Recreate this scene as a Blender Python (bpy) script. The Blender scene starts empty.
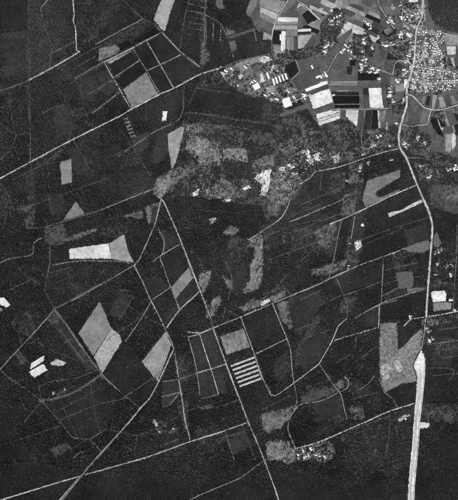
import bpy, bmesh, math, random
import numpy as np
from mathutils import Vector, Matrix

# ------------------------------------------------------------------ camera, sky, sun, exposure
SC = bpy.context.scene
COL = SC.collection
S = 8.0                      # metres of ground to one photo pixel
HEIGHT = 4600.0              # flying height of the survey camera
cam_d = bpy.data.cameras.new('survey_camera')
cam = bpy.data.objects.new('survey_camera', cam_d); COL.objects.link(cam)
cam.location = (0, 0, HEIGHT); cam.rotation_euler = (0, 0, 0)
cam_d.sensor_fit = 'VERTICAL'; cam_d.sensor_height = 180.0
cam_d.lens = 180.0 * HEIGHT / (500 * S)
cam_d.clip_start = 10; cam_d.clip_end = 80000
SC.camera = cam

SUN_EL, SUN_AZ = 39.0, 205.0           # azimuth clockwise from the top of the picture
W = bpy.data.worlds.new('World'); SC.world = W; W.use_nodes = True
nt = W.node_tree; bg = nt.nodes['Background']
sky = nt.nodes.new('ShaderNodeTexSky'); sky.sky_type = 'NISHITA'; sky.sun_disc = False
sky.sun_elevation = math.radians(SUN_EL); sky.sun_rotation = math.radians(SUN_AZ)
bw = nt.nodes.new('ShaderNodeRGBToBW')          # panchromatic film sees no hue
nt.links.new(sky.outputs[0], bw.inputs[0]); nt.links.new(bw.outputs[0], bg.inputs[0])
bg.inputs[1].default_value = 0.125
sun_d = bpy.data.lights.new('sun', 'SUN'); sun_d.energy = 3.85; sun_d.angle = math.radians(0.5)
sun_d.color = (1, 1, 1)
sun = bpy.data.objects.new('sun', sun_d); COL.objects.link(sun)
az, el = math.radians(SUN_AZ), math.radians(SUN_EL)
sdir = Vector((math.sin(az) * math.cos(el), math.cos(az) * math.cos(el), math.sin(el)))
sun.rotation_euler = sdir.to_track_quat('Z', 'Y').to_euler()
sun.location = (0, 0, 6000)
SC.view_settings.view_transform = 'Standard'; SC.view_settings.look = 'None'
SC.view_settings.exposure = 0.0; SC.view_settings.gamma = 1.0
SC.view_settings.use_curve_mapping = False

RNG = random.Random(7)
NR = np.random.default_rng(11)

# ------------------------------------------------------------------ coordinates
def A(ox, oy, s):            # points read on an enlargement of a 120 px square
    v = [float(t) for t in s.split()]
    return [(ox + v[i] * 120 / 458, oy + v[i + 1] * 120 / 458) for i in range(0, len(v), 2)]
def B(ox, oy, s):            # the same for a 60 px square
    v = [float(t) for t in s.split()]
    return [(ox + v[i] * 60 / 458, oy + v[i + 1] * 60 / 458) for i in range(0, len(v), 2)]
def P(s):
    v = [float(t) for t in s.split()]
    return [(v[i], v[i + 1]) for i in range(0, len(v), 2)]
def wx(x): return (x - 229) * S
def wy(y): return (250 - y) * S

# raster of the land, half a photo pixel to a cell
X0, Y0, X1, Y1, R = -44, -44, 502, 544, 2
GW, GH = (X1 - X0) * R, (Y1 - Y0) * R
layer = np.zeros((GH, GW), np.int16)
cover = np.full((GH, GW), 0.85, np.float32)
clump = np.full((GH, GW), 0.5, np.float32)
tall = np.full((GH, GW), 1.0, np.float32)
tree_kind = np.zeros((GH, GW), np.int8)
ftone = np.ones((GH, GW), np.float32)   # leaf tone of the stand (species and age)
free = np.ones((GH, GW), bool)          # may a tree stand here

def poly_mask(pts):
    xs = [p[0] for p in pts]; ys = [p[1] for p in pts]
    i0 = max(0, int((min(xs) - X0) * R) - 3); i1 = min(GW, int((max(xs) - X0) * R) + 4)
    j0 = max(0, int((min(ys) - Y0) * R) - 3); j1 = min(GH, int((max(ys) - Y0) * R) + 4)
    if i1 <= i0 or j1 <= j0: return None
    gx = X0 + (np.arange(i0, i1) + 0.5) / R; gy = Y0 + (np.arange(j0, j1) + 0.5) / R
    m = np.zeros((j1 - j0, i1 - i0), bool)
    n = len(pts)
    for k in range(n):
        (xa, ya), (xb, yb) = pts[k], pts[(k + 1) % n]
        if ya == yb: continue
        cond = (ya > gy) != (yb > gy)
        xc = xa + (gy - ya) * (xb - xa) / (yb - ya)
        m ^= cond[:, None] & (gx[None, :] < xc[:, None])
    return (slice(j0, j1), slice(i0, i1)), m
def line_dist(pts, pad):
    xs = [p[0] for p in pts]; ys = [p[1] for p in pts]
    i0 = max(0, int((min(xs) - pad - X0) * R)); i1 = min(GW, int((max(xs) + pad - X0) * R) + 1)
    j0 = max(0, int((min(ys) - pad - Y0) * R)); j1 = min(GH, int((max(ys) + pad - Y0) * R) + 1)
    if i1 <= i0 or j1 <= j0: return None
    gx = (X0 + (np.arange(i0, i1) + 0.5) / R)[None, :]; gy = (Y0 + (np.arange(j0, j1) + 0.5) / R)[:, None]
    d = np.full((j1 - j0, i1 - i0), 1e9)
    for (xa, ya), (xb, yb) in zip(pts[:-1], pts[1:]):
        dx, dy = xb - xa, yb - ya; L = dx * dx + dy * dy + 1e-9
        t = np.clip(((gx - xa) * dx + (gy - ya) * dy) / L, 0, 1)
        d = np.minimum(d, np.hypot(gx - xa - t * dx, gy - ya - t * dy))
    return (slice(j0, j1), slice(i0, i1)), d
def dilate(m, n=2):
    for _ in range(n):
        q = m.copy()
        q[1:] |= m[:-1]; q[:-1] |= m[1:]; q[:, 1:] |= m[:, :-1]; q[:, :-1] |= m[:, 1:]
        m = q
    return m
def cell(x, y):
    return min(GH - 1, max(0, int((y - Y0) * R))), min(GW - 1, max(0, int((x - X0) * R)))
LZ = 0.03
def ground_z(x, y): return float(layer[cell(x, y)]) * LZ

def vnoise(scale, seed):     # smooth noise over the raster, scale in photo pixels
    r = np.random.default_rng(seed)
    nx, ny = int((X1 - X0) / scale) + 3, int((Y1 - Y0) / scale) + 3
    g = r.random((ny, nx))
    u = np.arange(GW) / R / scale; v = np.arange(GH) / R / scale
    iu, iv = u.astype(int), v.astype(int); fu, fv = u - iu, v - iv
    fu = fu * fu * (3 - 2 * fu); fv = fv * fv * (3 - 2 * fv)
    a = g[iv][:, iu] * (1 - fu) + g[iv][:, iu + 1] * fu
    b = g[iv + 1][:, iu] * (1 - fu) + g[iv + 1][:, iu + 1] * fu
    return (a * (1 - fv[:, None]) + b * fv[:, None]).astype(np.float32)

# ------------------------------------------------------------------ materials
E_GROUND = 1.13              # sunlight plus sky on level ground
def lin(v):
    c = v / 255.0
    return c / 12.92 if c <= 0.04045 else ((c + 0.055) / 1.055) ** 2.4
def albedo(v): return min(0.86, lin(v) / E_GROUND)
MATS = {}
def ground_mat(tone, style='f'):
    key = (round(tone), style)
    if key in MATS: return MATS[key]
    parts = style.split(':'); st = parts[0]
    m = bpy.data.materials.new('ground_%d_%s' % (round(tone), st)); m.use_nodes = True
    t = m.node_tree; N = t.nodes; Lk = t.links.new
    bsdf = N['Principled BSDF']; bsdf.inputs['Roughness'].default_value = 0.95
    bsdf.inputs['Specular IOR Level'].default_value = 0.05
    geo = N.new('ShaderNodeNewGeometry')
    amp_f, amp_m, amp_l, fine, mid, large = {
        'f': (.20, .24, .26, 5.0, 26., 110.), 'r': (.19, .24, .26, 5.0, 26., 110.),
        'h': (.55, .62, .28, 7.0, 30., 130.), 's': (.26, .34, .16, 6.0, 22., 90.),
        'w': (.42, .34, .24, 8.0, 38., 260.), 'p': (.24, .36, .24, 6.0, 34., 170.),
        'v': (.95, .65, .20, 8.0, 24., 110.)}[st]
    def noise(size, amp, detail, off):
        n = N.new('ShaderNodeTexNoise'); n.inputs['Scale'].default_value = 1.0 / size
        n.inputs['Detail'].default_value = detail; n.inputs['Roughness'].default_value = 0.62
        ad = N.new('ShaderNodeVectorMath'); ad.operation = 'ADD'; ad.inputs[1].default_value = (off, off * .7, 0)
        Lk(geo.outputs['Position'], ad.inputs[0]); Lk(ad.outputs[0], n.inputs['Vector'])
        r = N.new('ShaderNodeMapRange'); r.inputs['From Min'].default_value = .30; r.inputs['From Max'].default_value = .70
        r.inputs['To Min'].default_value = 1 - amp; r.inputs['To Max'].default_value = 1 + amp
        Lk(n.outputs['Fac'], r.inputs['Value']); return r.outputs[0]
    def mul(a, b):
        q = N.new('ShaderNodeMath'); q.operation = 'MULTIPLY'; Lk(a, q.inputs[0]); Lk(b, q.inputs[1]); return q.outputs[0]
    off = (hash(key[0]) * 137 + len(MATS) * 53) % 977
    v = mul(mul(noise(fine, amp_f, 2, off), noise(mid, amp_m, 6, off + 31)), noise(large, amp_l, 2, off + 77))
    if st == 'r':            # drilled rows and tractor passes
        ang, per, amp = float(parts[1]), float(parts[2]), float(parts[3])
        mp = N.new('ShaderNodeMapping'); mp.inputs['Rotation'].default_value = (0, 0, math.radians(ang))
        Lk(geo.outputs['Position'], mp.inputs['Vector'])
        wv = N.new('ShaderNodeTexWave'); wv.wave_type = 'BANDS'; wv.bands_direction = 'X'
        wv.inputs['Scale'].default_value = 1.0 / (per * 3.18); wv.inputs['Distortion'].default_value = 3.6
        wv.inputs['Detail'].default_value = 3; wv.inputs['Detail Scale'].default_value = .7
        Lk(mp.outputs[0], wv.inputs['Vector'])
        r = N.new('ShaderNodeMapRange'); r.inputs['To Min'].default_value = -amp; r.inputs['To Max'].default_value = amp
        Lk(wv.outputs['Fac'], r.inputs['Value'])
        fade = noise(55, .95, 4, off + 11)           # rows waver and fade out in places
        one = N.new('ShaderNodeMath'); one.operation = 'ADD'; one.inputs[1].default_value = 1.0
        Lk(mul(r.outputs[0], fade), one.inputs[0]); v = mul(v, one.outputs[0])
    base = N.new('ShaderNodeMath'); base.operation = 'MULTIPLY'; base.inputs[1].default_value = albedo(tone)
    Lk(v, base.inputs[0])
    cl = N.new('ShaderNodeClamp'); cl.inputs['Max'].default_value = .88; Lk(base.outputs[0], cl.inputs['Value'])
    Lk(cl.outputs[0], bsdf.inputs['Base Color'])
    MATS[key] = m; return m
def plain_mat(name, val, amp=.2, size=2.0, per_object=.0):
    if name in MATS: return MATS[name]
    m = bpy.data.materials.new(name); m.use_nodes = True
    t = m.node_tree; N = t.nodes; Lk = t.links.new
    bsdf = N['Principled BSDF']; bsdf.inputs['Roughness'].default_value = 0.85
    bsdf.inputs['Specular IOR Level'].default_value = 0.15
    geo = N.new('ShaderNodeNewGeometry'); n = N.new('ShaderNodeTexNoise')
    n.inputs['Scale'].default_value = 1 / size; n.inputs['Detail'].default_value = 3
    Lk(geo.outputs['Position'], n.inputs['Vector'])
    r = N.new('ShaderNodeMapRange'); r.inputs['From Min'].default_value = .3; r.inputs['From Max'].default_value = .7
    r.inputs['To Min'].default_value = val * (1 - amp); r.inputs['To Max'].default_value = val * (1 + amp)
    Lk(n.outputs['Fac'], r.inputs['Value']); out = r.outputs[0]
    if per_object:
        oi = N.new('ShaderNodeObjectInfo'); q = N.new('ShaderNodeMapRange')
        q.inputs['To Min'].default_value = 1 - per_object; q.inputs['To Max'].default_value = 1 + per_object
        Lk(oi.outputs['Random'], q.inputs['Value'])
        u = N.new('ShaderNodeMath'); u.operation = 'MULTIPLY'; Lk(out, u.inputs[0]); Lk(q.outputs[0], u.inputs[1]); out = u.outputs[0]
    Lk(out, bsdf.inputs['Base Color']); MATS[name] = m; return m

# ------------------------------------------------------------------ object helpers
def link(o, parent=None):
    COL.objects.link(o)
    if parent is not None: o.parent = parent
    return o
def tag(o, label=None, cat=None, group=None, kind=None):
    if label: o['label'] = label
    if cat: o['category'] = cat
    if group: o['group'] = group
    if kind: o['kind'] = kind
    return o
def mesh_obj(name, verts, faces, mat, parent=None):
    me = bpy.data.meshes.new(name); me.from_pydata(verts, [], faces); me.update()
    if mat: me.materials.append(mat)
    return link(bpy.data.objects.new(name, me), parent)

def roughen(pts, step, amp, rng):
    out = []; n = len(pts)
    for k in range(n):
        (xa, ya), (xb, yb) = pts[k], pts[(k + 1) % n]
        L = math.hypot(xb - xa, yb - ya); c = max(1, int(L / step))
        if L < 1e-6: continue
        nx, ny = -(yb - ya) / L, (xb - xa) / L
        for i in range(c):
            t = i / c; j = rng.gauss(0, amp) if i else rng.gauss(0, amp * .4)
            out.append((xa + (xb - xa) * t + nx * j, ya + (yb - ya) * t + ny * j))
    return out

# ------------------------------------------------------------------ the ground sheet
gs = 32000
ground = mesh_obj('ground', [(-gs, -gs, 0), (gs, -gs, 0), (gs, gs, 0), (-gs, gs, 0)], [(0, 1, 2, 3)], ground_mat(66, 'h'))
tag(ground, kind='structure')

def land(name, tone, style, pts, cov=0.0, cl=None, tl=None, tk=None, jit=.16, label=None, ft=1.0):
    """a piece of land cover: one thin sheet with its own outline, and what grows on it"""
    if name in ('field', 'farmland') and 54 <= tone <= 94: tone += 20
    res = poly_mask(pts)
    if res is None: return
    sl, m = res
    if tone is not None:
        dm = dilate(m, 2)
        lay = int(layer[sl][dm].max()) + 1 if dm.any() else 1
        layer[sl][dm] = lay
        if jit >= .5:        # natural edges: ragged at several scales
            p = roughen(roughen(roughen(pts, 7.0, 1.5 * jit, RNG), 2.6, .8 * jit, RNG), .9, .36 * jit, RNG)
        else: p = roughen(pts, 1.3, jit, RNG)
        o = mesh_obj(name, [(wx(x), wy(y), lay * LZ) for x, y in p], [list(range(len(p)))], ground_mat(tone, style))
        me = o.data
        if me.polygons[0].normal.z < 0: me.flip_normals()
        tag(o, kind='structure')
        if label: o['label'] = label
    cover[sl][m] = cov; ftone[sl][m] = ft
    if cl is not None: clump[sl][m] = cl
    if tl is not None: tall[sl][m] = tl
    if tk is not None: tree_kind[sl][m] = tk

def smooth(pts, step=1.5):
    out = []; n = len(pts)
    for k in range(n - 1):
        p0 = pts[max(0, k - 1)]; p1 = pts[k]; p2 = pts[k + 1]; p3 = pts[min(n - 1, k + 2)]
        L = math.hypot(p2[0] - p1[0], p2[1] - p1[1]); c = max(1, int(L / step))
        tens = .35
        for i in range(c):
            t = i / c; t2, t3 = t * t, t * t * t
            h1, h2, h3, h4 = 2*t3-3*t2+1, -2*t3+3*t2, t3-2*t2+t, t3-t2
            # limited tangents so that corners stay corners
            m1 = [(p2[a] - p0[a]) * tens for a in (0, 1)]; m2 = [(p3[a] - p1[a]) * tens for a in (0, 1)]
            for mm in (m1, m2):
                q = math.hypot(*mm)
                if q > L * .8: mm[0] *= L * .8 / q; mm[1] *= L * .8 / q
            out.append(tuple(h1*p1[a] + h2*p2[a] + h3*m1[a] + h4*m2[a] for a in (0, 1)))
    out.append(pts[-1]); return out
def road(name, w, tone, pts, style='p', clear=None, label=None, verge=True):
    if verge and tone > 100 and name in ('track', 'road'):
        road('verge', w * 1.75 + .25, 54 + tone * .13, pts, 'h', clear=.0, verge=False)
    if w < 1.7 and name != 'verge': w *= .88
    tone = tone if tone < 120 else 120 + (tone - 120) * .88
    p = smooth(pts)
    verts, faces = [], []
    rng = RNG; wob = 1.0
    faint = name in ('track', 'ride', 'verge') and w < 1.0 and tone < 125
    gap = []; g_ = False
    for _ in p:
        g_ = rng.random() < (.5 if g_ else .08); gap.append(g_)
    gap[-1] = False
    for k, (x, y) in enumerate(p):
        xa, ya = p[max(0, k - 1)]; xb, yb = p[min(len(p) - 1, k + 1)]
        L = math.hypot(xb - xa, yb - ya) + 1e-9
        nx, ny = -(yb - ya) / L, (xb - xa) / L
        wob += (1 - wob) * .3 + rng.gauss(0, .34 if name == 'verge' else .15)
        h = w * .5 * min(1.9, max(.5, wob))
        sh = rng.gauss(0, .06)
        verts += [(x + nx * (h + sh), y + ny * (h + sh)), (x - nx * (h - sh), y - ny * (h - sh))]
        if k and not (faint and gap[k]): a = 2 * k; faces.append((a - 2, a - 1, a + 1, a))
    res = line_dist(p, w + 3)
    if res is None: return
    sl, d = res
    dm = d < w * .75 + .6
    lay = int(layer[sl][dm].max()) + 1
    layer[sl][dm] = lay
    o = mesh_obj(name, [(wx(x), wy(y), lay * LZ) for x, y in verts], faces, ground_mat(tone, style))
    if o.data.polygons[0].normal.z < 0: o.data.flip_normals()
    tag(o, kind='structure')
    if label: o['label'] = label
    c = clear if clear is not None else max(w * .5 + .2, .62)
    free[sl][d < c] = False
# ------------------------------------------------------------------ land cover, broad pieces first
# farmland round the village
land('farmland', 74, 'f', P('252 -44 250 18 258 32 271 36 271 54 250 58 232 64 226 72 232 86 252 94 280 104 300 98 318 126 340 118 352 127 361 132 362 155 400 147 430 160 502 165 502 -44'), .02, .05, .8, 2)

# the farmland is divided into narrow strips, one holding beside the next
def strips(x0, y0, x1, y1, ang, wmin, wmax, lmin, lmax, tones, inside):
    a = math.radians(ang); ca, sa = math.cos(a), math.sin(a); cx, cy = (x0 + x1) / 2, (y0 + y1) / 2
    hw, hh = (x1 - x0) / 2, (y1 - y0) / 2; v = -hh
    while v < hh:
        w = RNG.uniform(wmin, wmax); u = -hw + RNG.uniform(-6, 0)
        while u < hw:
            l = RNG.uniform(lmin, lmax)
            q = [(cx + ca * uu - sa * vv, cy + sa * uu + ca * vv) for uu, vv in ((u, v), (u + l, v), (u + l, v + w), (u, v + w))]
            if all(inside(*t) for t in q): land('field', RNG.choice(tones), 'r:%g:6:.10' % -ang, q, 0.0, jit=.12)
            u += l + .25
        v += w + .2
T1 = [36, 56, 66, 78, 84, 92, 112, 128, 150, 46, 176, 200]
strips(296, 0, 400, 52, 24, 2.2, 6, 10, 24, T1, lambda x, y: 296 < x < 402 and -2 < y < 54)
strips(296, 56, 328, 90, -24, 3, 7, 12, 24, T1, lambda x, y: 296 < x < 326 and 56 < y < 92)
strips(404, 92, 458, 160, 76, 1.8, 4.5, 12, 26, T1, lambda x, y: 408 < x < 502 and 97 < y < 140)
strips(440, 34, 500, 66, 84, 1.8, 4.5, 10, 20, [90, 110, 140, 170, 80, 200, 60], lambda x, y: 446 < x < 502 and 36 < y < 66)
strips(376, 0, 404, 60, -60, 4, 8, 10, 20, T1, lambda x, y: 376 < x < 403 and 0 < y < 62)
# tones of the wood itself: kinds 0 mixed, 1 dark pine, 2 pale broadleaf, 3 heath with scattered trees
def heath(tone, pts, cov=.25, cl=.5, tl=.75, tk=3, jit=.9, name='heath', style='h'):
    land(name, tone * (1.32 if tone >= 76 else 1.1), style, pts, cov * .9, cl, tl, tk, jit, ft=RNG.uniform(.85, 1.1))
def stand(pts, tk=1, cov=1.0, cl=.04, tl=.8, tone=None, jit=.3, style='w'):
    land('wood_floor', tone, style, pts, cov, cl, tl, tk, jit, ft=(RNG.choice([.7, .82, .95, 1.1, 1.25]) if tk == 1 else RNG.choice([.75, .85, 1.0, 1.15, 1.35])))
# young even plantations, closed and dark
for s in ('230 250 300 210 370 262 312 300 282 250', ):
    stand(A(100, 0, s))
stand(P('187 86 222 92 255 98 282 104 278 123 240 118 200 114 184 112'), 1, .97, .1, .9)
stand(A(200, 0, '30 160 105 165 125 235 30 275'), 1)
stand(A(200, 0, '130 200 268 155 272 205 135 245'), 0, 1, .1)
stand(B(200, 0, '125 80 170 70 300 90 340 120 300 250 215 205 160 170'), 1)
stand(B(200, 0, '170 0 375 0 370 50 330 105 200 70'), 1)
stand(B(200, 0, '275 300 410 240 425 320 290 380'), 1)
stand(A(0, 0, '0 0 160 0 155 35 170 110 190 160 195 260 110 300 0 345'), 0, .95, .12)
stand(A(0, 0, '165 20 275 0 285 160 200 200 175 120'), 0, .98, .1)
stand(A(0, 0, '110 310 300 200 340 240 280 300 190 340 190 458 110 458'), 0, .95, .15)
stand(P('0 0 28 0 28 30 0 34'), 1)
heath(58, A(0, 0, '290 0 458 0 458 115 365 168 310 195 292 190 285 80'), .62, .3, .7)
heath(62, A(0, 0, '300 180 360 150 380 100 350 70 340 120'), .5, .3)
heath(56, A(0, 0, '0 345 110 308 108 458 0 458'), .75, .25)
heath(54, A(0, 100, '115 0 190 0 180 100 120 210'), .75, .25)
heath(60, A(0, 100, '250 40 310 20 330 60 260 100'), .45, .3)
heath(72, A(0, 0, '0 250 30 255 40 235 55 240 45 270 10 280 0 270'), .3, .3)
stand(A(100, 0, '0 130 80 20 165 75 0 155'), 1, .98, .1)
stand(A(100, 0, '90 0 240 0 205 90 165 70'), 0, .9, .2)
stand(A(100, 0, '290 0 335 0 312 190 245 130'), 0, .96, .15)
stand(A(100, 0, '345 115 380 115 388 240 320 195'), 1)
heath(62, A(100, 0, '10 205 160 130 190 90 160 75 0 160'), .5, .3)
heath(60, A(200, 0, '0 60 15 60 20 250 0 275'), .35, .5)
heath(78, A(200, 0, '0 165 20 160 35 230 0 268'), .25, .5)
# speckled woods left of centre
stand(A(0, 100, '285 150 458 65 458 230 370 280 350 270'), 0, .88, .35, .85)
stand(A(100, 100, '0 105 90 60 130 50 200 110 60 220 0 270'), 0, .86, .35, .85)
stand(A(100, 100, '0 290 140 270 210 300 215 330 0 415'), 0, .93, .2)
stand(A(100, 100, '205 110 250 110 255 190 190 270 150 265'), 1, 1, .05, .8)
heath(60, A(0, 100, '100 280 130 270 135 440 110 420 90 330'), .3, .4)
heath(70, A(0, 100, '65 405 130 395 130 435 75 430'), .2, .4)
heath(58, A(0, 100, '0 330 30 370 25 458 0 458'), .5, .3)
heath(66, A(0, 100, '155 250 240 180 275 110 265 170 190 250'), .4, .5)
# the open heath in the middle of the picture
heath(75, P('184 113 200 114 240 118 278 124 282 105 318 126 340 118 362 132 362 155 330 168 316 172 300 185 290 200 262 228 240 236 215 232 205 232 180 232 170 205 165 200 175 170 180 140'), .66, 1.6, .8)
stand(P('184 114 232 118 276 124 272 134 236 126 205 124 188 122'), 1, .93, .3)
heath(98, A(100, 100, '335 135 385 140 440 175 458 185 458 240 400 245 350 200 325 190'), .2, .7)
heath(88, A(100, 100, '330 95 370 85 400 110 360 135 325 130'), .35, .7)
heath(92, A(200, 100, '0 150 60 165 68 220 30 250 0 245'), .25, .6)
heath(96, A(200, 100, '85 182 180 185 182 235 90 226'), .1, .4)
stand(A(200, 100, '180 165 275 185 270 215 185 235'), 1, .9, .3)
stand(A(200, 100, '85 232 200 240 190 300 100 300'), 1, .92, .4)
heath(84, A(100, 100, '290 255 340 260 370 270 300 300 260 340 230 380 200 360 215 300'), .3, .7)
heath(104, A(100, 100, '225 300 270 285 262 340 240 372 225 380 210 350'), .06, .4)
heath(88, A(200, 100, '30 340 90 300 135 325 150 365 100 385 20 365'), .3, .8)
heath(86, A(200, 100, '195 250 240 215 290 205 280 250 230 270'), .3, .7)
heath(80, A(200, 100, '300 180 360 130 430 110 458 120 400 175 330 215'), .4, .9)
heath(84, A(200, 100, '270 290 330 250 400 300 360 380 290 420 260 400'), .35, .9)
heath(76, A(200, 100, '250 400 300 395 340 410 310 458 250 440'), .4, .8)
stand(P('168 204 176 196 200 198 226 203 250 205 262 206 266 226 250 238 222 236 204 233 182 236 178 222'), 0, .93, .35, 1, 50, .8)
heath(92, A(200, 200, '80 130 115 95 160 115 130 135'), .2, .6)
# speckled wood right of centre, ruled with faint lines
stand(P('300 218 343 200 345 170 330 170 316 174 300 186 288 204 272 222 256 228 262 245 290 240'), 0, .95, .25)
for k in range(5):
    a = P('296 %g 340 %g' % (206 + k * 4.2 - 2, 186 + k * 3.4 - 2))
    road('ride', .45, 66, a, 'w', clear=.35)
stand(A(338, 200, '90 120 165 60 240 40 320 20 350 100 290 160 170 215 85 245'), 1, 1, .05, .8)
stand(A(338, 100, '60 458 200 400 300 345 330 400 345 458 300 440 200 458'), 1, 1, .08)
heath(72, A(338, 200, '40 120 80 60 100 60 95 180 75 245 30 280 10 280'), .4, .8)
heath(60, A(200, 200, '350 110 430 95 458 110 458 190 330 215'), .5, .8)
heath(66, A(200, 200, '230 130 300 120 420 100 430 140 330 170 240 190'), .55, .6)
heath(74, A(338, 100, '345 320 400 312 458 325 560 330 560 470 458 440 400 425 352 405 348 360'), .06, .3, jit=.6)
heath(70, A(338, 100, '352 300 400 290 458 300 560 300 560 322 458 316 400 304'), .1, .4, jit=.6)
heath(84, A(338, 100, '400 345 458 350 500 352 500 385 430 385 405 372'), .04, .3, jit=.6)
heath(70, A(338, 100, '370 250 458 270 458 330 340 320 320 290'), .45, .8)
heath(90, A(338, 100, '300 280 350 285 345 310 310 310'), .15, .6)
heath(88, A(338, 0, '365 400 458 395 458 458 380 458'), .2, .6, name='garden_land')
# around the watercourse at left centre
heath(72, A(0, 200, '170 110 240 90 250 135 245 165 190 175 165 150'), .2, .4)
heath(84, A(0, 200, '245 150 300 125 380 105 458 85 440 105 360 125 290 150 250 160'), .1, .3, name='rough_meadow')
heath(84, A(100, 200, '-5 100 55 90 70 70 110 52 165 40 165 75 115 65 70 95 40 115 -5 118'), .1, .3, name='rough_meadow')
heath(72, A(0, 200, '65 30 130 20 132 95 100 105 90 85 110 50 70 45'), .2, .4)
heath(84, A(100, 200, '170 30 200 15 235 10 210 85 185 95 175 70'), .2, .4, name='rough_meadow')
# lower middle
heath(98, P('255 236 262 234 263 262 262 280 259 290 252 292 244 294 242 290 250 280 250 266 254 258'), .16, .5, jit=.9)
heath(92, P('224 245 234 240 246 239 255 236 262 234 262 246 252 248 240 248'), .2, .6)
heath(96, P('199 273 212 270 209 282 203 294 198 290'), .25, .6)
heath(96, P('206 304 210 306 213 298 220 296 222 300 211 318 206 318'), .2, .5)
heath(86, P('222 275 234 282 233 290 226 288'), .1, .3)
heath(88, P('238 308 250 300 262 300 285 290 286 296 262 306 244 312'), .15, .8)
heath(86, P('276 304 300 296 306 310 290 330 282 322'), .3, .8)
heath(80, P('310 270 330 264 350 260 352 266 330 275 312 276'), .3, .8)
stand(A(200, 300, '165 60 285 15 325 145 215 195'), 1, .97, .18)
stand(A(200, 300, '220 210 325 155 345 200 350 270 300 320 255 290'), 1, .95, .15)
heath(58, A(200, 300, '280 240 330 190 345 230 350 270 310 320 285 280'), .35, .3, style='w')
heath(64, A(200, 300, '360 200 440 60 458 60 458 230 360 260'), .35, .3, style='w')
heath(84, A(200, 300, '230 440 300 420 360 400 340 458 240 470'), .25, .7)
heath(92, A(200, 380, '235 145 300 140 335 150 310 180 260 205 240 190'), .2, .6)
heath(100, A(200, 380, '250 235 340 235 365 270 362 315 330 322 300 305 255 312'), .15, .6)
heath(72, A(300, 300, '0 370 40 345 130 330 150 350 130 360 60 385 0 400'), .1, .3, style='f')
heath(80, A(300, 300, '130 320 170 300 190 310 175 335 150 345'), .05, .3, style='f')
heath(58, A(300, 380, '45 205 80 180 110 150 130 90 165 60 180 165 90 215'), .5, .3, style='w')
heath(76, A(300, 300, '185 410 240 400 250 458 190 458'), .4, .8)
heath(72, A(300, 380, '95 220 165 215 160 260 100 250'), .3, .5)
heath(74, A(300, 380, '245 250 275 265 290 305 255 305'), .2, .5)
heath(70, A(338, 380, '310 100 458 90 458 160 330 165'), .45, .8)
stand(P('340 424 372 420 414 404 411 462 396 478 376 468 360 486 346 466'), 0, .78, .6, 1, 74, .8, 'h')
stand(P('296 448 340 434 346 464 330 480 312 466 300 470'), 0, .84, .4, 1, 62, .8, 'h')
stand(A(338, 300, '335 180 458 160 458 390 320 390'), 1, .97, .15)
stand(A(338, 300, '345 100 458 80 458 150 345 165'), 1, .98, .1)
stand(A(338, 200, '365 190 458 195 458 300 350 300'), 1, .9, .2)
stand(A(300, 300, '378 100 440 85 445 120 390 185 375 185'), 1, 1, .05)
stand(A(300, 300, '335 345 435 310 435 390 370 410'), 1, 1, .05)
stand(A(300, 200, '0 350 150 290 165 360 80 400 0 440'), 1, .97, .1)
stand(A(300, 200, '150 290 310 235 312 310 165 360'), 1, .97, .1)
stand(A(300, 200, '320 230 400 195 425 265 380 280 360 320 320 365'), 1, .97, .15)
stand(A(338, 200, '170 400 335 345 330 450 165 455'), 1, .97, .1)
stand(A(338, 200, '172 370 230 335 265 340 265 360 175 390'), 1, 1, .04)
stand(A(300, 300, '245 45 300 25 300 98 245 110'), 1, 1, .04)
# lower left and lower centre
for s in ('300 15 345 5 310 45 255 105 230 60', '335 140 375 132 420 262 372 275', '380 128 430 110 458 200 458 252 425 262',
          '370 280 425 268 445 355 385 375', '430 265 458 255 458 365 450 360'):
    stand(A(100, 300, s), 1, .99, .06, .7, 52, .2)
for s in ('235 310 300 305 305 350 240 365', '235 370 305 355 265 400 235 405'):
    stand(A(100, 300, s), 1, .99, .06, .7, 50, .2)
stand(A(200, 300, '105 250 150 375 60 360 45 270'), 1, .99, .06, .7)
stand(A(200, 300, '155 342 242 312 270 365 360 322 365 380 300 420 200 450 185 450'), 0, .97, .12)
for s in ('70 345 120 370 95 435 70 455 30 440', '228 300 262 335 198 378 160 310'):
    stand(A(100, 200, s), 1, 1, .06, .7)
stand(A(100, 200, '230 215 305 172 340 250 270 330'), 1, 1, .05, .75)
stand(A(100, 200, '360 300 380 350 305 420 292 378'), 1, 1, .05, .7)
stand(A(100, 200, '270 345 300 425 235 458 205 385'), 0, .97, .15, .7)
stand(A(0, 300, '195 90 240 85 365 265 330 280'), 1, 1, .05, .6, 46)
stand(A(0, 300, '0 300 150 385 205 458 0 458'), 0, .97, .1)
stand(A(0, 380, '165 90 350 5 458 60 400 190 340 228 280 215'), 1, .98, .08)
stand(A(100, 300, '5 295 75 355 150 412 215 320 160 235 100 165 50 235'), 1, .98, .12)
stand(A(0, 200, '260 235 458 240 458 280 210 410 175 350 190 250'), 0, .95, .15)
heath(70, A(0, 380, '185 265 250 238 270 260 215 295'), .15, .4, jit=.3)
heath(66, A(0, 300, '55 195 75 195 105 240 90 250 75 250'), .2, .5)
heath(70, A(0, 300, '205 45 225 55 240 85 195 95 180 75'), .2, .5)
heath(60, A(100, 380, '150 140 180 140 175 165 150 165'), .3, .5)
heath(64, A(300, 100, '180 330 245 310 230 385 205 430 165 430'), .5, .4)


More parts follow.
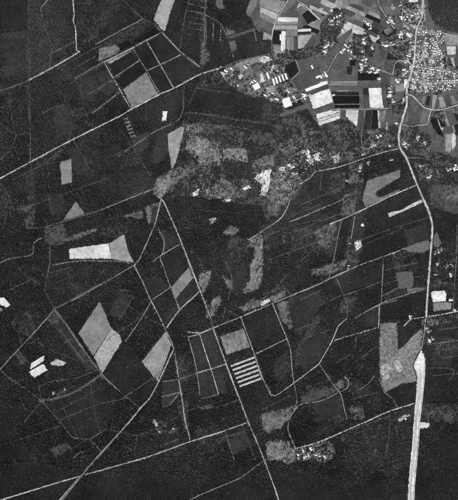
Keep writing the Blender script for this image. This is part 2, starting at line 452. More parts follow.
# open heather plots between the plantations: smooth, a shade paler than the trees
def plot(tone, pts): land('heather_plot', tone, 'w', pts, .07, .12, .55, 3, .22)
for v, s in ((54, '335 140 375 132 420 262 372 275'), (58, '382 128 430 111 455 200 458 252 427 261'), (52, '370 280 425 268 445 355 385 375'), (60, '430 267 458 257 485 360 452 360'), (56, '237 312 300 305 304 350 240 364'), (60, '237 372 303 357 265 399 237 404'), (52, '300 15 345 5 310 45 255 105 232 62')):
    plot(v, A(100, 300, s))
for v, s in ((56, '72 345 118 370 95 435 70 455 32 440'), (54, '228 300 262 335 200 376 162 310'), (52, '362 300 380 350 306 418 293 378'), (58, '216 100 300 160 232 205 245 170 235 140'), (60, '200 30 236 20 210 90 190 95')):
    plot(v, A(100, 200, s))
plot(58, A(0, 300, '195 92 240 88 312 178 275 205')); plot(62, A(0, 300, '280 205 314 182 364 262 332 280'))
plot(54, A(300, 300, '247 47 300 27 300 96 247 108')); plot(56, A(338, 200, '174 370 230 337 263 342 263 358 177 388')); plot(52, A(300, 300, '378 102 438 88 442 118 392 182 377 182'))
plot(58, P('231 279 238 268 244 262 246 272 240 286 234 294')); plot(54, P('222 262 232 250 240 250 236 266 226 280'))
plot(56, P('288 300 318 290 326 300 300 336 294 336')); plot(54, P('300 345 318 330 330 338 318 362 302 374')); plot(58, P('352 208 366 204 362 240 350 244')); plot(60, P('160 128 172 122 170 150 158 166 150 160'))
plot(56, P('46 196 62 194 66 212 50 216')); plot(58, P('330 222 341 220 336 252 328 256')); plot(56, P('348 260 358 264 344 290 332 284')); plot(60, P('404 232 424 224 428 240 408 248'))
plot(58, P('432 346 452 344 450 366 432 368')); plot(56, P('312 404 338 396 342 412 316 424')); plot(54, P('226 442 244 430 252 446 232 456')); plot(58, P('74 84 92 76 100 92 84 104')); plot(56, P('96 74 110 70 118 92 104 98'))
plot(60, P('52 110 70 104 74 130 56 140')); plot(56, P('4 40 26 38 26 70 4 80')); plot(58, P('66 150 78 146 90 170 76 176')); plot(60, P('130 140 146 132 150 146 136 156'))
heath(78, P('318 228 336 222 339 240 326 250 316 242'), .45, .9)
heath(70, P('330 176 346 172 345 190 330 196'), .5, .8)
heath(78, P('343 196 356 190 354 214 342 218'), .45, .9, name='rough_clearing')
heath(66, P('262 100 282 106 278 122 262 118'), .6, .6)
heath(72, P('340 300 356 296 352 312 340 314'), .5, .8)
heath(64, P('96 226 118 214 134 222 122 240 100 236'), .6, .6)
heath(60, P('60 290 84 280 100 288 80 300 64 304'), .65, .5)
heath(66, P('176 402 188 398 190 424 184 432'), .5, .8)
heath(62, P('196 430 216 424 226 440 210 452 198 446'), .6, .6)
heath(64, P('176 362 186 350 188 380 180 396'), .5, .8)
heath(62, P('10 322 30 310 36 330 20 344'), .65, .6)
heath(64, P('388 258 400 252 414 254 418 270 404 282 398 270'), .5, .7)
heath(64, P('338 372 356 380 372 392 360 400 344 390'), .6, .7)
heath(66, P('430 340 458 336 470 350 440 356'), .55, .7)
heath(66, P('230 236 250 240 248 256 234 262 226 250'), .55, .7)

# ------------------------------------------------------------------ cultivated fields and clearings
def field(tone, pts, style='f', name='field', **k): land(name, tone, style, pts, 0.0, **k)
field(172, B(150, 0, '85 0 190 0 150 110 115 235 95 230 25 155 45 100'), 'r:102:15:.24')
field(158, B(150, -40, '160 0 260 0 190 306 85 306'), 'r:102:15:.24')
field(150, A(100, 0, '22 238 115 188 120 196 40 243'))
field(38, A(100, 0, '35 247 120 197 148 230 57 292'), 'r:35:9:.12')
field(36, A(100, 0, '60 298 150 236 174 272 90 336'), 'r:35:9:.12')
field(132, A(100, 0, '88 342 176 276 222 360 120 414'), 's')
field(40, A(100, 0, '130 185 175 160 228 245 180 268'), 'r:35:9:.12')
field(44, A(100, 0, '180 155 238 130 308 203 235 245'), 'r:58:9:.12')
field(42, A(100, 0, '182 272 228 250 278 335 228 358'), 'r:58:9:.12')
field(50, A(100, 0, '237 250 312 212 380 262 376 275 282 330'), 'r:35:9:.12')
field(116, A(100, 0, '-5 185 60 173 70 195 12 228 -5 235'), 'h', jit=.4)
field(116, A(0, 0, '378 205 440 170 455 185 455 200 400 225'), 'h', jit=.4)
field(30, A(100, 0, '65 170 110 150 125 172 80 192'))
field(30, A(100, 0, '125 155 210 105 232 122 150 160'))
field(96, A(100, 0, '-60 320 -30 300 -10 335 -40 350'), 'h') if False else None
field(52, A(100, 0, '262 380 318 350 318 400 262 458 240 458 245 420'))
field(238, A(100, 100, '240 42 257 42 253 80 236 82'), 's')
field(140, A(0, 100, '228 238 272 225 275 315 235 325'), 's')
field(136, A(0, 200, '290 5 325 55 245 85 238 82 262 45'), 'r:20:12:.2')
field(156, A(100, 100, '258 130 310 102 322 105 300 200 285 250 272 265 262 190'), 'r:55:10:.26')
field(214, A(0, 200, '263 187 415 165 425 225 265 225'), 'r:80:14:.05')
field(158, A(0, 200, '418 164 458 140 474 133 489 195 512 240 458 232 425 225'), 'r:8:8:.22')
field(138, A(0, 300, '380 5 400 50 425 108 355 215 298 128'), 'r:-32:10:.24')
field(168, A(0, 300, '427 108 458 135 465 160 420 230 390 282 357 218'), 's')
field(152, A(100, 300, '250 120 272 170 245 250 220 315 160 235'), 'r:-30:15:.3')
field(134, A(100, 200, '345 250 358 295 290 375 270 335'), 'f')
field(132, A(200, 300, '75 140 165 110 190 180 100 210'), 'h')
field(44, A(200, 300, '110 245 210 208 240 305 150 338'), 'f')
field(122, B(340, 150, '205 235 330 195 458 150 458 210 280 315 275 350 300 365 458 300 458 330 200 440 170 380 185 310'), 's', jit=.3)
stand(B(340, 150, '282 317 458 215 458 298 305 362 278 348'), 0, .9, .15)
field(196, A(338, 100, '190 432 240 420 318 378 325 390 250 425 195 448'), 's')
field(92, A(338, 200, '245 188 300 165 345 152 352 185 320 205 280 200'), 's')
field(84, A(338, 200, '362 150 375 118 395 165 385 180 362 180'), 's')
field(98, B(380, 250, '120 175 190 165 250 170 255 250 250 280 205 295 145 295'), 's')
field(90, B(380, 250, '205 292 330 287 350 292 210 345'), 's')
field(236, B(398, 290, '250 20 270 8 355 5 370 30 365 85 265 95'), 'p')
field(138, B(398, 290, '265 100 365 92 410 100 405 150 268 165'), 's')
field(124, A(338, 300, '160 90 225 88 228 190 325 100 325 180 300 210 285 255 300 300 240 310 180 350 165 330 158 230'), 'v', name='spoil_ground', jit=.5)
field(130, A(338, 300, '300 292 298 312 240 322 182 352 170 335 230 305 270 290'), 's', name='spoil_ground', jit=.3)
for s in ('160 255 190 240 205 262 180 285 165 290', '208 238 232 232 246 262 236 282 220 262', '172 292 190 284 196 300 178 308'):
    field(176, A(338, 300, s), 'v', name='rubble_heap', jit=.6)
for k in range(7):
    x0, y0 = 168 + k * 6, 300 - k * 1
    road('haul_track', .7, 168 - 8 * (k % 3), A(338, 300, '%g %g %g %g %g %g' % (165 + k * 3, 318 - k * 13, 232 + k * 5, 245 - k * 13, 300 + k * 3, 190 - k * 12)), 'h')
field(222, A(0, 300, '112 268 120 240 172 210 165 235'), 's', name='sand_patch')
field(222, A(0, 300, '110 275 165 243 182 268 130 298'), 's', name='sand_patch')
field(190, A(0, 300, '190 242 215 225 255 240 240 252 200 250'), 's', name='sand_patch')
field(232, A(0, 200, '-40 372 15 372 40 400 25 410 -40 385'), 's', name='sand_patch')
field(150, A(0, 200, '-40 410 5 412 8 425 -40 430'), 's', name='sand_patch')
# wind-blown sand bared in the heath
for s in ('205 300 240 272 270 264 268 300 262 340 254 368 228 362 238 322 222 312', '160 335 185 325 195 335 170 345',
          '330 248 348 240 364 256 350 262', '398 200 412 190 432 236 416 246', '430 210 458 200 458 236 440 232',
          '380 200 400 192 404 200 384 206', '80 384 120 380 116 388 84 388', '300 262 325 256 322 268 304 272'):
    land('bare_sand', 228, 'h', A(200, 100, s), .40, 1.2, .5, 3, .7)
land('bare_sand', 220, 's', A(100, 100, '350 350 385 335 375 362 355 368'), .15, .8, .5, 3, .5)
land('bare_sand', 214, 's', A(200, 200, '230 388 262 376 268 388 236 408'), .1, .8, .5, 3, .4)
land('bare_sand', 190, 's', A(100, 200, '410 70 445 65 440 85 420 95'), .3, .8, .5, 3, .5)
land('bare_sand', 200, 's', A(338, 200, '62 158 88 152 92 178 72 190 62 176'), .2, .8, .5, 3, .4)
land('bare_sand', 170, 's', A(338, 200, '370 195 398 188 402 212 375 216'), .2, .8, .5, 3, .4)
land('bare_sand', 190, 's', A(338, 380, '225 150 255 130 262 142 232 160'), .2, .8, .5, 3, .4)
land('bare_sand', 176, 's', A(300, 100, '25 225 50 222 52 245 34 246'), .2, .8, .5, 3, .4)
land('bare_sand', 170, 's', A(300, 100, '125 210 150 205 152 235 132 240'), .3, .8, .5, 3, .4)

# the farmland strips, read on the larger enlargements
for v, s in ((150, '0 0 130 0 200 12 165 70 140 103 0 45'), (176, '0 50 140 108 122 150 0 92'), (148, '0 94 121 152 110 188 0 130'),
             (78, '0 132 109 190 95 245 0 205'), (172, '30 245 85 270 90 300 20 305'), (116, '208 0 285 0 160 120 152 105'),
             (66, '285 12 162 126 290 128 270 80'), (226, '145 131 290 136 290 165 131 165'), (150, '130 167 290 167 290 180 125 182'),
             (122, '124 184 288 182 288 194 116 195'), (168, '115 196 285 196 285 224 105 225'), (134, '205 227 285 227 285 275 200 275'),
             (150, '205 280 228 280 226 395 200 395'), (122, '229 280 256 280 256 394 227 395'), (58, '259 280 290 280 290 378 258 388'), (112, '265 70 320 40 360 80 315 115'),
             (36, '320 112 365 77 440 145 365 185'), (78, '292 124 318 119 362 186 300 218'), (228, '290 225 390 218 390 238 290 242'),
             (52, '290 247 395 240 382 260 290 264'), (168, '290 272 400 266 330 365 290 375'), (74, '402 266 458 255 458 340 340 370'),
             (236, '165 235 195 240 195 300 190 405 155 410 160 342'), (122, '100 342 153 346 153 410 110 410'), (38, '100 230 160 235 156 338 95 335')):
    field(v, B(260, 0, s), 'r:4:7:.10')
field(122, B(200, 0, '350 90 385 0 435 0 430 40 380 130 355 115'), 'f')
field(120, B(200, -40, '385 306 405 0 470 0 435 306'), 'f')
field(110, B(200, 0, '190 215 265 240 270 250 205 275'), 's'); field(104, B(200, 0, '225 320 265 310 285 380 240 395'), 's')
field(104, B(200, 0, '120 0 165 0 185 60 150 75 120 40'), 's')
field(72, B(200, 0, '200 285 420 215 425 232 230 300'), 'f')
for v, s in ((154, '130 0 170 0 168 62 125 60'), (142, '171 0 215 0 210 50 180 65 170 62'), (122, '220 0 330 0 320 25 215 35'), 
             (88, '332 60 430 35 440 50 372 66 375 100 336 104'), (114, '200 140 265 115 275 145 210 165'), 
             (82, '0 130 80 100 95 130 20 170'), (70, '120 300 250 210 240 260 160 350'), (88, '180 330 245 262 262 268 200 340'),
             ):
    field(v, B(320, 0, s), 'f')
for v, s in ((72, '60 180 140 40 200 22 300 92 290 232 65 232'), (36, '230 80 280 70 270 120 225 120'), (48, '205 125 250 125 240 190 205 185'),
             (140, '70 236 285 238 286 252 71 252'), (120, '71 254 286 254 288 270 72 272'), (76, '75 280 290 280 292 308 80 310'), (146, '130 309 215 306 215 317 130 318'),
             (46, '85 321 295 319 297 345 90 346'), (28, '95 351 298 349 300 408 108 410'), (92, '108 413 300 411 300 416 110 418'), (26, '110 421 300 418 300 440 112 442'),
             (78, '303 295 323 295 328 445 304 445'), (52, '327 292 368 290 374 445 331 445'), (38, '290 168 458 182 458 230 287 232'),
             (76, '290 237 458 235 458 286 320 289'), (224, '372 291 458 289 458 445 380 448')):
    field(v, B(320, 50, s), 'r:2:6:.10')
field(224, B(380, 50, '0 290 12 290 28 440 0 446'), 'f')
for v, s in ((232, '0 245 55 236 60 258 0 282'), (56, '0 285 61 263 68 285 0 313'), (234, '0 316 71 297 90 344 0 374'), (214, '0 377 88 347 100 394 0 430'), (68, '0 433 101 400 105 420 30 458 0 458')):
    field(v, B(320, 50, s), 'f')
for v, s in ((232, '340 300 458 252 458 279 355 320'), (60, '356 323 458 285 458 313 366 348'), (228, '372 354 458 317 458 374 392 400'), (218, '393 404 458 378 458 430 404 448'), (70, '404 452 458 434 458 458 406 458'),
             (38, '160 150 265 70 300 165 235 220 195 160'), (72, '282 60 400 50 458 110 304 165'), (62, '302 182 458 120 458 238 335 285 272 198'), (84, '120 275 235 230 300 320 200 345'), (60, '240 228 268 205 325 290 302 318')):
    field(v, B(260, 50, s), 'f')
for v, s in ((226, '225 0 385 0 400 56 260 106'), (66, '262 111 405 63 412 95 275 142'), (218, '275 148 440 100 458 105 458 128 284 182'), (190, '284 186 458 132 458 150 292 206'), (220, '293 209 458 154 458 180 300 235'), (78, '0 145 220 58 240 95 0 172')):
    field(v, B(280, 95, s), 'f')
for v, s in ((226, '230 0 325 0 330 100 235 103'), (78, '148 0 182 0 186 102 152 103'), (64, '186 0 220 0 228 102 189 102'), (206, '45 115 140 115 130 240 80 195 45 165'), (62, '15 115 42 115 40 168 10 170'),
             (64, '145 114 183 114 175 265 140 265'), (140, '184 116 194 116 192 165 184 165'), (50, '196 116 245 116 230 265 178 265'), (36, '248 116 284 116 290 255 235 265'),
             (196, '287 116 300 116 312 250 293 250'), (72, '304 113 385 112 370 200 350 250 315 250'), (190, '355 210 364 210 360 265 350 265'), (60, '335 0 380 0 378 100 338 100')):
    field(v, B(340, 95, s), 'r:2:6:.08')
for v, s in ((68, '87 112 194 206 160 335 90 352 42 318 72 180'), (74, '215 72 260 112 240 213 197 198 192 175'), (146, '265 110 285 102 300 120 270 225 258 220'), (78, '302 116 345 122 330 200 291 225'),
             (84, '195 242 230 247 205 328 167 328'), (120, '320 110 345 105 345 180 325 215 310 225'), (34, '245 310 290 280 352 440 300 410'), (62, '302 270 350 242 400 398 362 408'), (62, '355 238 382 234 428 402 405 405'), (134, '386 232 398 236 440 398 431 402'), (40, '402 242 458 260 458 400 443 395'),
             (150, '150 10 190 10 180 60 160 60'), (130, '0 80 45 80 45 120 0 120'), (96, '165 350 230 340 235 400 180 420')):
    field(v, B(398, 80, s), 'f')
field(152, B(398, 130, '362 30 409 30 412 120 400 170 360 160'), 'f'); field(212, B(398, 130, '411 34 440 38 440 112 416 160 412 118'), 'f')
for v, s in ((146, '340 40 400 30 600 60 600 110 370 120'), (206, '370 125 440 125 440 185 380 190'), (192, '345 205 375 205 385 290 360 300'), (84, '320 100 362 105 350 200 330 190'), (176, '400 210 425 210 438 290 425 300')):
    field(v, B(398, 30, s), 's')
for v, s in ((70, '0 75 30 70 95 200 40 215 0 190'), (90, '15 50 60 45 120 90 130 140 100 180'), (110, '25 225 80 205 100 235 60 270 40 260'), (52, '80 260 125 245 135 310 60 325'), (214, '165 310 215 295 245 330 230 355 200 360'), (80, '205 200 250 190 255 230 215 235'), (92, '215 30 270 25 275 60 215 60'), (220, '220 0 290 0 290 14 220 16'), (62, '95 0 160 0 170 60 100 50'), (58, '0 350 60 360 30 458 0 458'), (44, '60 390 150 400 140 458 45 458')):
    field(v, B(380, 0, s), 'f')
for v, s in ((60, '0 165 70 190 75 420 20 420'), (112, '80 200 120 215 125 310 85 300'), (150, '115 265 190 250 185 310 120 320'), (76, '105 320 180 320 185 380 110 430'), (64, '40 60 110 110 95 170 30 140'), (70, '140 85 220 100 215 125 140 115'), (230, '185 225 225 225 220 310 185 310')):
    field(v, B(380, 50, s), 'f')
for v, s in ((150, '438 97 443 97 446 108 441 109'), (60, '444 97 449 96 452 106 447 108'), (130, '450 96 454 96 458 104 453 106'), (40, '436 112 441 112 446 126 441 128'), (140, '442 112 445 112 450 126 447 126'), (70, '446 111 452 110 458 124 451 126'), (96, '409 98 414 99 420 106 414 112'), (120, '423 96 426 96 424 104 421 104'), (46, '427 96 431 96 429 106 425 105'), (130, '380 112 386 110 384 122 378 122'), (160, '386 95 391 94 392 106 387 107'), (110, '404 112 408 110 408 122 404 122')):
    field(v, P(s), 'r:10:5:.1')
# village ground: gardens, yards and drying greens
land('village_ground', 112, 'v', P('398 36 414 30 424 24 437 34 444 40 446 60 452 66 502 70 502 92 456 94 446 90 440 96 430 94 420 95 408 92 409 80 412 66 406 62 402 54 398 48'), .34, .5, .7, 2, .5)
land('village_ground', 112, 'v', P('403 18 412 10 420 14 421 28 412 36 403 34'), .12, .5, .7, 2, .5)

# garden strips behind the village streets
TG_ = [70, 84, 100, 116, 132, 150, 174, 60, 190]
strips(410, 38, 446, 92, 70, 1.3, 2.6, 3, 7, TG_, lambda x, y: 410 < x < 445 and 38 < y < 92)
strips(446, 66, 490, 94, 80, 1.4, 2.8, 3, 7, TG_, lambda x, y: 445 < x < 500 and 68 < y < 93)
strips(402, 8, 424, 36, 40, 1.4, 2.8, 3, 7, TG_, lambda x, y: 403 < x < 421 and 10 < y < 35)
strips(398, 40, 412, 62, 60, 1.4, 2.8, 3, 7, TG_, lambda x, y: 398 < x < 410 and 40 < y < 62)
# farm groves: dark garden trees mixed with yards
def grove(pts, cov=.42, tone=80): land('garden_land', tone * 1.22, 'v', pts, cov, .8, .95, 2, .6)
grove(B(320, 0, '0 190 60 130 90 70 130 60 180 120 190 180 150 260 100 320 60 440 10 440 0 300'), .42)
grove(B(320, 0, '160 400 180 330 240 320 270 270 370 260 420 380 400 440 260 440 200 400'), .4)
grove(B(320, 50, '280 70 340 70 400 120 458 140 458 180 290 165'), .3)
grove(B(260, 50, '100 20 220 0 330 20 300 60 210 110 160 150 40 150 0 180 0 60'), .42, 84)
grove(B(260, 0, '90 410 250 400 340 375 458 340 458 400 330 458 90 458'), .5)
grove(P('226 66 242 60 262 55 276 54 290 60 284 70 290 84 300 92 292 99 280 102 262 98 240 92 228 84 222 76'), .3, 96)
grove(B(200, 50, '0 190 140 140 180 200 150 290 40 290 0 260'), .45, 66)
grove(B(380, 0, '40 110 110 130 115 220 60 215'), .3); grove(B(380, 0, '150 40 330 20 320 200 230 190 160 170'), .3, 104)
grove(B(380, 0, '0 300 240 230 260 440 140 458 60 390 0 360'), .36)
grove(B(380, 50, '30 270 110 280 110 430 200 330 190 458 60 458'), .35); grove(B(380, 50, '100 100 220 130 210 210 110 200'), .4)
grove(B(340, 95, '385 80 458 80 458 150 400 150'), .5)
stand(B(340, 95, '370 240 400 220 440 235 450 270 430 305 395 310 370 290'), 1, 1, .03)
grove(B(340, 95, '160 280 330 260 440 320 450 400 300 440 180 450'), .4, 84); grove(B(340, 95, '0 180 40 190 130 260 150 330 170 440 0 458'), .5, 70)
grove(B(398, 80, '0 250 40 330 140 360 160 458 0 458'), .4); grove(B(398, 80, '260 260 340 220 370 300 350 330 300 270'), .4)
grove(B(398, 130, '20 20 120 0 240 30 260 160 130 190 50 150'), .45); grove(B(398, 130, '220 170 360 180 458 220 458 340 360 330 250 260'), .55, 66)
grove(B(398, 130, '120 240 300 260 320 380 160 390'), .4, 80)
grove(B(340, 150, '0 20 200 0 190 60 0 120'), .4); grove(B(340, 150, '60 120 180 80 180 240 60 260'), .45, 84)
grove(A(338, 200, '360 185 458 190 458 330 350 340'), .6, 64)
grove(A(338, 300, '315 75 458 50 458 80 345 100 345 165 325 170'), .4, 84)
grove(A(200, 380, '365 265 458 240 500 230 520 290 470 318 420 305 365 312'), .4, 84)
grove(A(0, 380, '155 75 180 65 275 20 260 45 200 75'), .4, 66)
grove(A(100, 380, '200 150 290 170 290 200 215 205'), .5, 66)

land('village_ground', 140, 'v', B(380, 0, '300 30 345 40 350 140 330 200 410 235 420 250 330 250 260 250 290 180 310 120'), .06, .4, .7, 2, .3)
for v, s in ((140, '270 110 380 65 458 50 458 88 350 138 300 160'), (112, '270 270 330 260 340 300 290 310'), (96, '330 322 430 350 430 365 340 340'), (118, '350 150 420 150 380 200 340 230'), (96, '402 132 458 100 458 160 402 200'), (190, '150 170 200 165 215 190 175 200')):
    field(v, B(200, 50, s), 's', name='garden_plot', jit=.3)
for v, s in ((204, '0 60 30 40 75 50 70 90 30 100 0 90'), (196, '0 180 20 170 40 240 0 250'), (156, '40 290 100 270 120 320 50 330'), (134, '20 332 50 334 90 342 60 362'), (126, '200 300 230 290 250 330 215 335'), (142, '110 0 190 0 190 30 110 30'), (206, '245 350 260 345 285 400 270 405'), (74, '130 215 215 180 230 228 120 268'), (120, '45 165 80 172 90 235 62 232')):
    field(v, B(260, 50, s), 's', name='garden_plot', jit=.25)
stand(P('426 -44 502 -44 502 30 460 34 446 31 434 24 428 12'), 0, .97, .1)
for s in ('-44 470 40 462 84 478 60 544 -44 544', '90 480 150 470 200 484 240 478 262 490 276 544 64 544', '268 474 300 472 345 486 380 480 406 484 400 544 296 544', '416 474 440 440 502 420 502 544 412 544', '-44 420 10 424 26 446 30 460 -44 468'):
    land('wood_floor', None, 'w', P(s), .98, .1, .85, 1, ft=.8)

# striped clearing: cleared strips laid out across the plantation
for k in range(6):
    t0 = (k + .35) / 6; t1 = t0 + .075
    def q(u, t):
        a = ((1 - t) * 110 + t * 150, (1 - t) * 245 + t * 338); b = ((1 - t) * 210 + t * 240, (1 - t) * 208 + t * 305)
        return (a[0] + (b[0] - a[0]) * u, a[1] + (b[1] - a[1]) * u)
    pts = [q(.04, t0), q(.97, t0), q(.97, t1), q(.04, t1)]
    field(190, A(200, 300, ' '.join('%g %g' % p for p in pts)), 's', name='cleared_strip', jit=.12)
for k in range(6):
    t = k / 5
    field(124, A(100, 100, '%g %g %g %g %g %g %g %g' % (88 + t * 25, 72 + t * 66, 108 + t * 26, 66 + t * 66, 110 + t * 26, 73 + t * 66, 90 + t * 25, 80 + t * 66)), 's', name='cleared_strip')
for k in range(6):
    t = k / 5
    road('ride', .6, 72, A(100, 100, '%g %g %g %g' % (98 + t * 8, 218 + t * 40, 168 - t * 8, 172 + t * 62)), 'w')

# ------------------------------------------------------------------ roads, tracks and rides
def rd(w, tone, pts, name='track', **k): road(name, w, tone, pts, **k)
rd(1.0, 110, A(0, 0, '-160 400 0 347 40 335 110 306')); rd(1.2, 215, A(0, 0, '110 306 190 264 305 198'), 'road')
rd(1.15, 226, A(0, 0, '270 -150 278 0 283 60 279 80 288 110 292 192 305 198'), 'road')
rd(.7, 170, A(0, 0, '195 -60 180 0 155 32')); rd(.7, 105, A(0, 0, '155 32 160 60 172 110 190 155 196 200 188 262'))
rd(.8, 140, A(0, 0, '198 203 285 160')); rd(.9, 78, A(0, 0, '108 100 110 210 108 306 110 458')); rd(.9, 104, A(0, 100, '112 60 115 130 115 235'))
rd(.95, 150, P('95.6 44.5 119 31.5 143 19')); rd(.8, 108, A(100, 0, '60 -40 85 0 165 72 205 92 240 128')); rd(1.0, 170, A(100, 0, '240 128 310 200 380 255'))
rd(1.1, 150, P('74.7 78.6 100 64 104 62')); rd(1.15, 180, A(100, 0, '15 237 120 185 175 155 240 122')); rd(1.0, 185, A(100, 0, '15 237 45 290 80 350 118 418'))
rd(1.35, 212, P('-44 202 0 178.6 31.4 161.6 73.4 139.3 120 116.2 131 109.5 160 94.3 175 87.8 199.6 74.7 219 68.6'), 'road')
rd(.9, 120, P('219 68.6 226 66 236 62 252 58')); 
rd(.8, 150, A(100, 0, '125 185 178 270 228 358')); rd(.8, 160, A(100, 0, '178 157 230 247 281 336')); rd(.8, 160, A(100, 0, '55 295 148 232')); rd(.8, 150, A(100, 0, '178 270 230 247 312 207'))
rd(1.2, 140, P('100 210.5 128 199 153.7 189')); rd(1.0, 112, P('100 210.5 85 215 62 222 42 228 26 228'))
rd(.9, 118, A(100, 100, '65 220 150 160 215 118 300 75 320 20 318 0')); rd(.7, 86, P('184 76 183.5 92 183 106'))
rd(1.5, 196, P('161 199 164 202.6 179.9 239 191.7 269.4 200.9 293 209.5 316 213 328'), 'road')
rd(1.1, 165, P('161 199 155 223.6 146 244.5 139 260 134 265.5')); rd(1.2, 150, P('100 285 115.7 276 134 265.5'))
rd(1.2, 172, P('134 265.5 142 281 151 301 159 316 165.5 330 172 343 173.4 350'), 'road')
rd(1.25, 120, A(0, 200, '458 283 390 320 310 365 210 415'))
rd(.9, 150, A(100, 200, '220 110 240 145 245 170 240 200 228 218')); rd(1.0, 170, A(100, 200, '305 168 228 215 205 235')); rd(1.0, 165, A(100, 200, '228 218 268 330 305 420'))
rd(.9, 150, A(100, 200, '200 380 268 335')); rd(.8, 120, A(100, 200, '380 350 345 388')); rd(1.05, 178, P('199 292 179.6 310 166.8 327.5'))
rd(1.45, 170, P('173.4 350 165.5 366.8 157.6 383.8 149.8 398 140.6 408 131 420 111.8 441.6 100 454.7 86 470 60 500 24 544'), 'road')
rd(.95, 140, A(100, 300, '195 8 145 90 95 160')); rd(.8, 105, A(100, 300, '5 292 75 350 150 412'))
rd(1.2, 172, P('176 361.6 178.6 378.6 182.5 402 185 420 190.4 441.6')); rd(.8, 150, A(100, 300, '290 235 285 200'))
rd(.7, 140, A(100, 300, '240 312 300 303')); rd(.8, 140, A(100, 300, '235 370 305 352')); rd(.8, 140, A(100, 300, '305 352 265 402 235 407'))
rd(1.35, 192, P('-44 514 60 482 143 458.5 165.5 450.7 190.4 441.6 220 432.4 247.5 422.6'), 'road')
rd(1.45, 182, P('213 328 226 364 239 398 248.5 423 256 440 264 460 276 492 292 544'), 'road')
rd(1.1, 178, P('187 332 200 332.8 213 328 240.6 317 276 302 320 283.8 330 278.6 359 265.5 381 257.6 401 250 404 248'), 'road')
rd(1.2, 172, P('240.6 317 253.7 352.4 261.6 376 270.7 394.8')); rd(1.1, 190, P('270.7 394.8 276 395.6 294 383 319 364'), 'road'); rd(1.1, 192, P('319 364 332 341 338.5 326 347 318.5'))
rd(1.05, 172, P('334 340.6 356 334 378.6 327.5')); rd(1.0, 180, P('378.6 327.5 379.4 305')); rd(.8, 130, P('347 318.5 347 300')); rd(.8, 120, P('355 350 356 336'))
rd(.85, 140, P('364 312 381 304.7 397 300')); rd(.85, 182, P('272 302.6 286.5 338 290.4 350 292 368 294 384')); rd(.85, 180, P('256 353.7 286.5 339'))
rd(.8, 150, P('294 384 297 401 293 410')); rd(.8, 150, P('293 410 298 406 303.5 403.5 320 401 336 394 347 388 348.5 381 344.5 377'))
rd(.9, 145, P('319 364 332.7 384 340.6 394 344.5 410 347 420')); rd(.8, 140, P('359 390 368 384 374.6 376')); rd(.8, 90, P('336 363 350 355'))
rd(1.1, 128, P('379 378.6 384 391.7 393 399.5 397 407.4')); rd(1.4, 196, P('295.6 448.6 320 441.6 365.5 422 389 411.4 414 403.5'), 'road')
rd(1.0, 140, P('295.6 448.6 264 461 240 478 190 500 120 544')); rd(.9, 165, P('295.6 448.6 291.7 440 287.8 428.5 290.4 416.7 298 406'))
rd(.9, 90, P('100 353 130 360') ) if False else None
rd(1.0, 150, A(0, 300, '-120 390 0 265 45 215 130 125 205 40')); rd(1.4, 122, P('53.7 309 65.5 323.6 81 346 101 373.4 120 391.7'))
rd(1.15, 104, P('-30 350 0 370.7 11.8 380 39.3 399.5 60 422 73 437.6 89 440 101 452')); rd(.9, 120, P('89 440 107 428.5')); rd(.7, 110, P('40.6 402 23.6 423')); rd(1.0, 145, P('40 528 80 478 95.6 458.6 120 432.4'))
rd(2.2, 92, P('39.3 401 52 399.5 70.7 394 86.5 385 101 374.7')); rd(.7, 112, P('39 386.5 56 380.7 76 378.6 97 370'))
rd(.7, 90, P('39 386 40 399')); rd(1.2, 120, P('-44 280 0 262.9 9 259 31.4 255 34 243 42 238')); rd(.6, 88, P('10.5 261.6 26 276 43 287.8')); rd(1.2, 92, P('49.8 247 49.8 262.9 47 276 44.5 292')); rd(.8, 96, P('44.5 292 53.7 307.4 63 320'))
rd(1.1, 142, P('52.4 265.5 68 262.4 86.5 260.8 120 261.6 130 263.5'))
rd(.6, 92, P('15.7 135.4 28.8 133.5')); rd(.6, 92, P('0 123.6 10.5 132.7 15.7 135.4 10.5 149.8 0 160')); rd(.6, 84, P('-20 140 0 147 10.5 149.8')); rd(.6, 80, P('7.9 100 11.8 115.7 14.4 134'))
rd(.75, 84, P('0 184 7.9 194 10.5 207 5 220 2 230')); rd(.55, 92, P('73.4 140.6 91.7 173.4')); rd(.6, 84, P('47 192 53.7 215'))
rd(.6, 84, P('0 108.7 9 103.5')); rd(.6, 74, P('9 90 11.8 120')); rd(.6, 100, P('42 114 51 108.7 63 105')); rd(.9, 145, P('91.7 114 106 103 120 91.7')); rd(.8, 120, P('120 91.7 121 91'))
rd(.9, 80, P('60 105 80 90 91 80')) if False else None
rd(.9, 96, P('41 227 60 222')) if False else None

rd(.8, 112, P('76 67 89 60 95 56.5')); rd(.7, 104, P('89 94 104 85.5 120 76')); rd(.7, 96, P('86 115 99 108 106 103')); rd(.6, 92, P('100 85 112 80'))
rd(.6, 96, P('196 88 208 90 220 92')); rd(.55, 90, P('185 112.7 200 114 220 115')); rd(.7, 100, P('189 104 196 88 201 79'))
rd(.55, 74, A(0, 300, '210 430 340 360 380 340')); rd(.55, 74, A(0, 300, '75 375 100 430')); rd(.6, 110, A(0, 300, '245 165 270 150'))
rd(.7, 118, A(200, 380, '95 200 110 240 130 305')); rd(.6, 84, A(200, 380, '170 200 190 250 210 305')); rd(.6, 96, A(200, 380, '100 220 170 200')); rd(.5, 80, A(200, 380, '0 285 60 270'))
rd(.7, 112, A(100, 380, '330 120 380 105 450 103')); rd(.6, 100, A(100, 380, '230 255 300 225')); rd(.5, 80, A(100, 380, '100 220 200 195 300 140')); rd(.6, 84, A(100, 380, '90 250 130 270 140 210'))
rd(.6, 84, A(338, 300, '345 260 440 265 425 310')); rd(.7, 120, A(200, 380, '0 110 60 105 100 95 150 75')); rd(.6, 84, A(300, 380, '325 300 335 230 345 150'))
